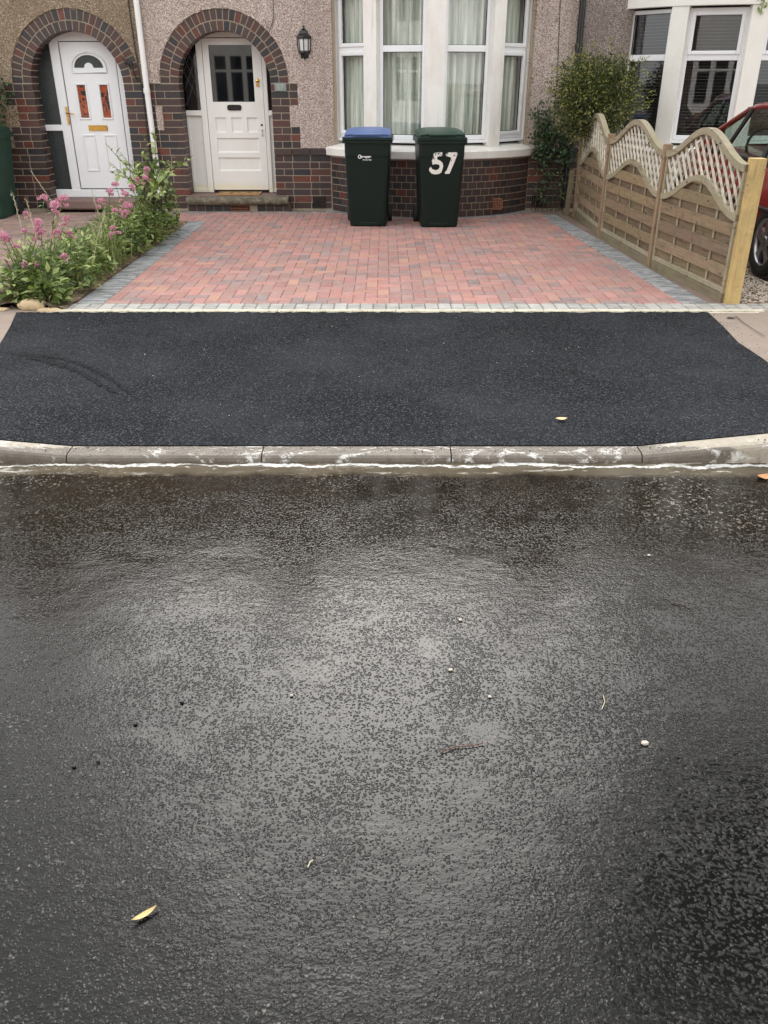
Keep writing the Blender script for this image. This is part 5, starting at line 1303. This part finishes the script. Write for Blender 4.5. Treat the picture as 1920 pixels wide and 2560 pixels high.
# rocks
def rock(loc, sx, sy, sz, label, mat=M['sandstone'], name='stone', cat='stone', grp=None, seed=1):
    r_ = random.Random(seed); g = MB(); n, m = 12, 7; vs = []
    for j in range(m + 1):
        ph = pi * j / m
        for i in range(n):
            th = 2 * pi * i / n; e = 1 + r_.uniform(-.09, .09); cx = (abs(cos(th)) ** .7) * (1 if cos(th) > 0 else -1); cy = (abs(sin(th)) ** .7) * (1 if sin(th) > 0 else -1)
            vs.append((loc[0] + sx * cx * sin(ph) ** .6 * e, loc[1] + sy * cy * sin(ph) ** .6 * e, loc[2] + sz * cos(ph) * e))
    g.add(vs, [(j * n + i, j * n + (i + 1) % n, (j + 1) * n + (i + 1) % n, (j + 1) * n + i) for j in range(m) for i in range(n)], smooth=(sx > .03))
    return tag(g.build(name, mat), label, cat, grp)
rock((-2.755, 6.53, .03), .105, .06, .045, 'yellow sandstone lump at the pavement end of the flower bed', seed=2)
rock((-2.60, 6.47, .0), .10, .035, .02, 'low flat sandstone piece joining the concrete edging', seed=3)
rock((-3.12, 6.50, .0), .20, .06, .02, 'flat pale broken slab at the left edge of the bed', seed=5)

# ------------------------------------------------------------ small things on the ground
def fallen_leaf(px, py, z, L, w, ang, mat, label, name='fallen_leaf', curl=.3):
    q = gr(px, py, z); g = MB(); n = 8; vs = []
    for i in range(n + 1):
        f_ = i / n; s = w * sin(pi * f_) ** .8 * .5 + .0005; zc = curl * L * (f_ - .5) ** 2 * .6 + .003
        for e in (-1, 0, 1):
            x, y = (f_ - .5) * L, e * s; vs.append((q[0] + x * cos(ang) - y * sin(ang), q[1] + x * sin(ang) + y * cos(ang), z + zc + (.004 if e else 0) + .002))
    g.add(vs, [(i * 3 + j, i * 3 + j + 1, (i + 1) * 3 + j + 1, (i + 1) * 3 + j) for i in range(n) for j in (0, 1)], smooth=True)
    return tag(g.build(name, mat), label, 'leaf', 'fallen leaves')
M['yleaf'] = flat('yellow_dead_leaf', (.50, .40, .17), .6, .4, 30); M['bleaf'] = flat('buff_dead_leaf', (.62, .45, .24), .7, .2, 30); M['rleaf'] = flat('russet_dead_leaf', (.42, .20, .08), .7, .3, 30)
fallen_leaf(1403, 1050, -.008, .065, .036, .1, M['bleaf'], 'buff dead leaf lying on the black tarmac')
fallen_leaf(362, 2292, -.06, .060, .013, radians(38), M['yleaf'], 'slim yellow willow leaf on the wet road at lower left', curl=.6)
fallen_leaf(1908, 1196, -.06, .075, .05, radians(20), M['rleaf'], 'russet curled leaf in the gutter at the right edge', curl=1.0)
for i, (px, py, r, lab) in enumerate(((1612, 1860, .009, 'largest pale pebble on the road at right'), (1151, 1552, .006, 'pale pebble on the wet road above centre'), (1126, 1677, .006, 'pale pebble just below the middle of the wet road'), (1224, 1744, .005, 'small pebble right of the wet patch'), (1622, 1390, .006, 'pale pebble on the right below the kerb'), (729, 1741, .005, 'small pale pebble in the sheen at left of centre'))):
    q = gr(px, py, -.06); rock((q[0], q[1], -.056), r * 1.1, r * .8, r * .6, lab, M['gravel'], 'pebble', 'pebble', 'pebbles on the road', seed=20 + i)
for i, (px, py) in enumerate(((245, 1905), (185, 1918), (455, 1757), (338, 1812))):
    q = gr(px, py, -.06); rock((q[0], q[1], -.056), .006, .005, .004, ['black tarmac crumb in the sheen at left, rightmost of the lower pair', 'black tarmac crumb at lower left beside its twin', 'black tarmac crumb in the middle of the left sheen', 'black tarmac crumb below the white streak'][i], M['blackpl'], 'tarmac_crumb', 'crumb', 'tarmac crumbs on the road', seed=40 + i)
def twig(pts, r, mat, label):
    g = MB(); g.tube([gr(x, y, -.055) for x, y in pts], r, 5); tag(g.build('twig', mat), label, 'twig', 'twigs on the road')
M['rtwig'] = flat('reddish_twig', (.13, .05, .035), .7)
twig([(1103, 1880), (1140, 1866), (1180, 1864), (1208, 1858)], .0016, M['rtwig'], 'reddish twig with a knob on the wet road')
twig([(770, 2168), (775, 2155), (782, 2150)], .0018, M['seed'], 'tiny bent straw on the road left of centre')
twig([(1680, 1505), (1735, 1518)], .0012, M['twig'], 'thin dark twig on the road at right')
twig([(1505, 1772), (1512, 1755), (1508, 1738)], .0014, M['seed'], 'thin curved straw on the road right of the wet patch')

# ------------------------------------------------------------ red car on the right drive (nose to the house)
def car(loc, rotz, paint, label, group=None):
    t = thing('parked_car', label, 'car', loc, group, rotz)
    # local: x = half width side (0..), y = length (0 tail .. 3.85 nose), z up
    hw = .80; Lc = 3.85
    st = [  # y, half width at belt, belt z, bottom z
        (0.00, .62, .72, .38), (.05, .70, .86, .30), (.35, .78, .90, .24), (.9, .80, .91, .22), (1.6, .81, .91, .22), (2.3, .81, .92, .22), (2.75, .80, .93, .22), (3.1, .77, .88, .24), (3.5, .72, .78, .26), (3.75, .64, .64, .30), (3.85, .50, .52, .36)]
    g = MB(); rings = []
    for y, w, zb_, z0 in st:
        mid = (zb_ + z0) / 2
        rings.append([(sx * a, y, z) for sx, seq in ((-1, [(0, z0), (w * .92, z0), (w, z0 + .10), (w * 1.02, mid), (w * .99, zb_ - .06), (w * .95, zb_), (0, zb_ + .02)]),) for a, z in seq] + [(a, y, z) for a, z in [(w * .95, zb_), (w * .99, zb_ - .06), (w * 1.02, mid), (w, z0 + .10), (w * .92, z0)]])
    m = len(rings[0]); vs = [p for r in rings for p in r]
    g.add(vs, [(i * m + j, i * m + (j + 1) % m, (i + 1) * m + (j + 1) % m, (i + 1) * m + j) for i in range(len(rings) - 1) for j in range(m)], smooth=True)
    g.add(rings[0], [list(range(m))]); g.add(rings[-1], [list(range(m))[::-1]])
    # roof
    roof = [(.22, .56, 1.28), (.45, .60, 1.36), (.9, .62, 1.40), (1.5, .62, 1.40), (1.9, .60, 1.365), (2.10, .57, 1.31)]
    rr_ = []
    for y, w, z in roof: rr_.append([(-w - .03, y, z - .05), (-w, y, z), (-w * .5, y, z + .028), (0, y, z + .035), (w * .5, y, z + .028), (w, y, z), (w + .03, y, z - .05)])
    vs = [p for r in rr_ for p in r]; m = 7
    g.add(vs, [(i * m + j, i * m + j + 1, (i + 1) * m + j + 1, (i + 1) * m + j) for i in range(len(rr_) - 1) for j in range(m - 1)], smooth=True)
    for sx in (-1, 1):   # A and C pillars in body colour
        g.tube([(sx * .60, 2.10, 1.285), (sx * .70, 2.52, 1.09), (sx * .755, 2.88, .93)], .028, 6); g.tube([(sx * .59, .24, 1.25), (sx * .70, .12, 1.05), (sx * .74, .06, .87)], .045, 6)
        g.tube([(sx * .635, .25, 1.25), (sx * .66, .9, 1.36), (sx * .655, 1.5, 1.358), (sx * .63, 1.95, 1.32), (sx * .60, 2.12, 1.28)], .024, 6)
    b = g.build('body', paint, t, local=True)
    for sx in (-1, 1):
        # side glass: rear door, front door, quarter light
        g = MB()
        def q(y, z): return (sx * (.775 - (z - .9) * .30), y, z)
        for poly in ([(.30, .95), (1.05, .93), (1.02, 1.33), (.42, 1.28)], [(1.12, .93), (1.98, .93), (1.72, 1.325), (1.09, 1.33)], [(2.08, .94), (2.72, .96), (2.45, 1.11), (2.1, 1.26), (1.86, 1.31)]): g.add([q(*p) for p in poly], [list(range(len(poly)))])
        g.build('side_window', M['carglass'], t, local=True)
        g = MB()
        for a, c in (((1.08, .92), (1.055, 1.34)), ((2.04, .92), (1.79, 1.335)), ((.2, .915), (2.85, .93))):
            g.tube([(sx * (.782 - (a[1] - .9) * .30), a[0], a[1]), (sx * (.782 - (c[1] - .9) * .30), c[0], c[1])], .022, 6)
        g.build('window_pillar', M['blackpl'], t, local=True)
        g = MB(); g.box(sx * .80, sx * .95, 2.22, 2.30, .94, 1.06, b=.02); g.build('door_mirror', paint, t, local=True)
        g = MB(); g.tube([(sx * .832, .55, .56), (sx * .838, 3.0, .56)], .018, 6); g.build('side_moulding', M['blackpl'], t, local=True)
    g = MB(); g.add([(-.57, 2.12, 1.30), (.57, 2.12, 1.30), (.72, 2.90, .93), (-.72, 2.90, .93)], [(0, 1, 2, 3)]); g.build('windscreen', M['carglass'], t, local=True)
    g = MB(); g.add([(-.56, .22, 1.26), (.56, .22, 1.26), (.68, .05, .90), (-.68, .05, .90)], [(0, 1, 2, 3)]); g.build('rear_window', M['carglass'], t, local=True)
    g = MB()
    for x in (-.36, .36):
        g.box(x - .22, x + .22, 1.25, 1.35, .45, 1.08, b=.04); g.box(x - .1, x + .1, 1.27, 1.33, 1.10, 1.26, b=.04)
    g.box(-.6, .6, .45, .55, .45, 1.02, b=.04); g.box(-.68, .68, 2.25, 2.7, .6, .90, b=.04); g.build('seats', M['carin'], t, local=True)
    g = MB(); g.lathe([(.165, -.012), (.18, 0), (.165, .012), (.15, 0), (.165, -.012)], (-.36, 2.12, .98), 'y', 20); g.build('steering_wheel', M['carin'], t, local=True)
    for (sx, y) in ((-1, .60), (1, .60), (-1, 3.05), (1, 3.05)):
        w = bpy.data.objects.new('wheel', None); COL.objects.link(w); w.parent = t; w.location = (sx * .79, y, .295)
        g = MB(); s = sx
        g.lathe([(0.20, s * .035), (.215, s * .045), (.27, s * .04), (.292, s * .02), (.295, -s * .06), (.292, -s * .14), (.20, -s * .15)], (0, 0, 0), 'x', 32); g.build('tyre', M['tyre'], w, local=True)
        g = MB(); g.lathe([(.203, s * .040), (.198, s * .045), (.185, s * .030), (.185, -s * .03)], (0, 0, 0), 'x', 32)
        for k in range(5):
            a = 2 * pi * k / 5 + .3; ca, sa = cos(a), sin(a)
            vs = []
            for r, hw_, x in ((.03, .035, s * .035), (.10, .028, s * .033), (.16, .040, s * .030), (.192, .062, s * .024)):
                for e in (-1, 1): vs.append((x, r * ca - e * hw_ * sa, r * sa + e * hw_ * ca))
            vs2 = [(v[0] - s * .03, v[1], v[2]) for v in vs]; nn = len(vs)
            g.add(vs + vs2, [(2 * i, 2 * i + 1, 2 * i + 3, 2 * i + 2) for i in range(3)] + [(2 * i, 2 * i + 2, nn + 2 * i + 2, nn + 2 * i) for i in range(3)] + [(2 * i + 1, nn + 2 * i + 1, nn + 2 * i + 3, 2 * i + 3) for i in range(3)])
        g.lathe([(0, s * .042), (.045, s * .040), (.06, s * .034), (.062, s * .0)], (0, 0, 0), 'x', 20); g.build('rim', M['alloy'], w, local=True)
        g = MB(); g.lathe([(0, -s * .02), (.19, -s * .02), (.19, -s * .04)], (0, 0, 0), 'x', 24)
        for k in range(5):
            a = 2 * pi * k / 5 + .93; g.lathe([(0, s * .0425), (.008, s * .0425)], (0, .033 * cos(a), .033 * sin(a)), 'x', 8)
        g.build('brake_drum', M['blackpl'], w, local=True)
        g = MB(); g.lathe([(.30, s * .012), (.345, s * .012), (.345, -s * .2), (.30, -s * .2)], (sx * .79, y, .30), 'x', 28); g.build('wheel_arch', M['blackpl'], t, local=True)
    return t
car((4.19, 7.05, .02), 0, M['carred'], 'dark red hatchback parked on the gravel behind the fence')

# street tree on the right-hand pavement, out of frame: it hangs over the road and darkens its reflection
tr_ = thing('street_tree', 'broad street tree on the right pavement, mirrored dark in the wet road', 'tree', (4.3, 5.2, 0))
g = MB(); g.tube([(4.3, 5.2, -.05), (4.27, 5.25, 1.2), (4.2, 5.4, 2.8), (4.1, 5.6, 4.6), (4.0, 5.9, 6.4)], [.19, .15, .13, .10, .05], 12)
for i in range(12):
    a = i * 2.4; z = 3.6 + .25 * i; l = 1.6 + .5 * sin(i * 3.1)
    g.tube([(4.17, 5.5, z), (4.15 + l * .5 * cos(a), 5.7 + l * .5 * sin(a), z + .6), (4.1 + l * cos(a), 5.9 + l * sin(a), z + 1.5)], [.06, .04, .012], 6)
g.build('trunk', M['bark'], tr_)
g = MB(); crown(g, (4.1, 6.1, 6.6), 2.4, 6000, .21, squash=(1, 1.1, .8), lumps=22); g.build('crown', M['ivy'], tr_, fixn=False)

# ------------------------------------------------------------ the other side of the street (seen in the window and road reflections)
HO = thing('terraced_house', 'row of dark brick houses with white bays across the street, mirrored in the windows', 'house', (0, -9, 0), 'terraced houses')
g = MB(); g.box(-14, 14, -17, -9.2, 0, 5.4); g.build('wall', M['tile'], HO)
g = MB(); g.add([(-14, -8.8, 5.3), (14, -8.8, 5.3), (14, -13, 8.2), (-14, -13, 8.2), (-14, -17.3, 5.3), (14, -17.3, 5.3)], [(0, 1, 2, 3), (3, 2, 5, 4)]); g.build('roof', M['tile'], HO)
for bx in (-12.2, -6.7, -1.2, 4.3):
    g = MB(); 
    for z0, z1 in ((0, .9), (2.35, 3.5), (4.8, 5.4)): g.box(bx, bx + 2.4, -9.2, -8.5, z0, z1)
    for i in range(5): g.box(bx + i * .56, bx + i * .56 + .16, -9.2, -8.5, .9, 2.35); g.box(bx + i * .56, bx + i * .56 + .16, -9.2, -8.5, 3.5, 4.8)
    g.box(bx, bx + 2.4, -9.2, -8.52, 1.85, 1.93); b_ = g.build('bay_window', M['oldwhite'], HO)
    g = MB(); g.box(bx + .05, bx + 2.35, -9.2, -8.6, .9, 5.0); g.build('bay_glass', M['darkglass'], b_)
    g = MB(); g.box(bx + 2.95, bx + 3.85, -9.26, -9.19, .1, 2.2); g.build('door', M['step'], HO)
# opposite kerb and pavement
g = MB(); g.box(-30, 30, -8.9, -3.6, -.1, .05); struct('opposite_pavement', g, M['footway'])
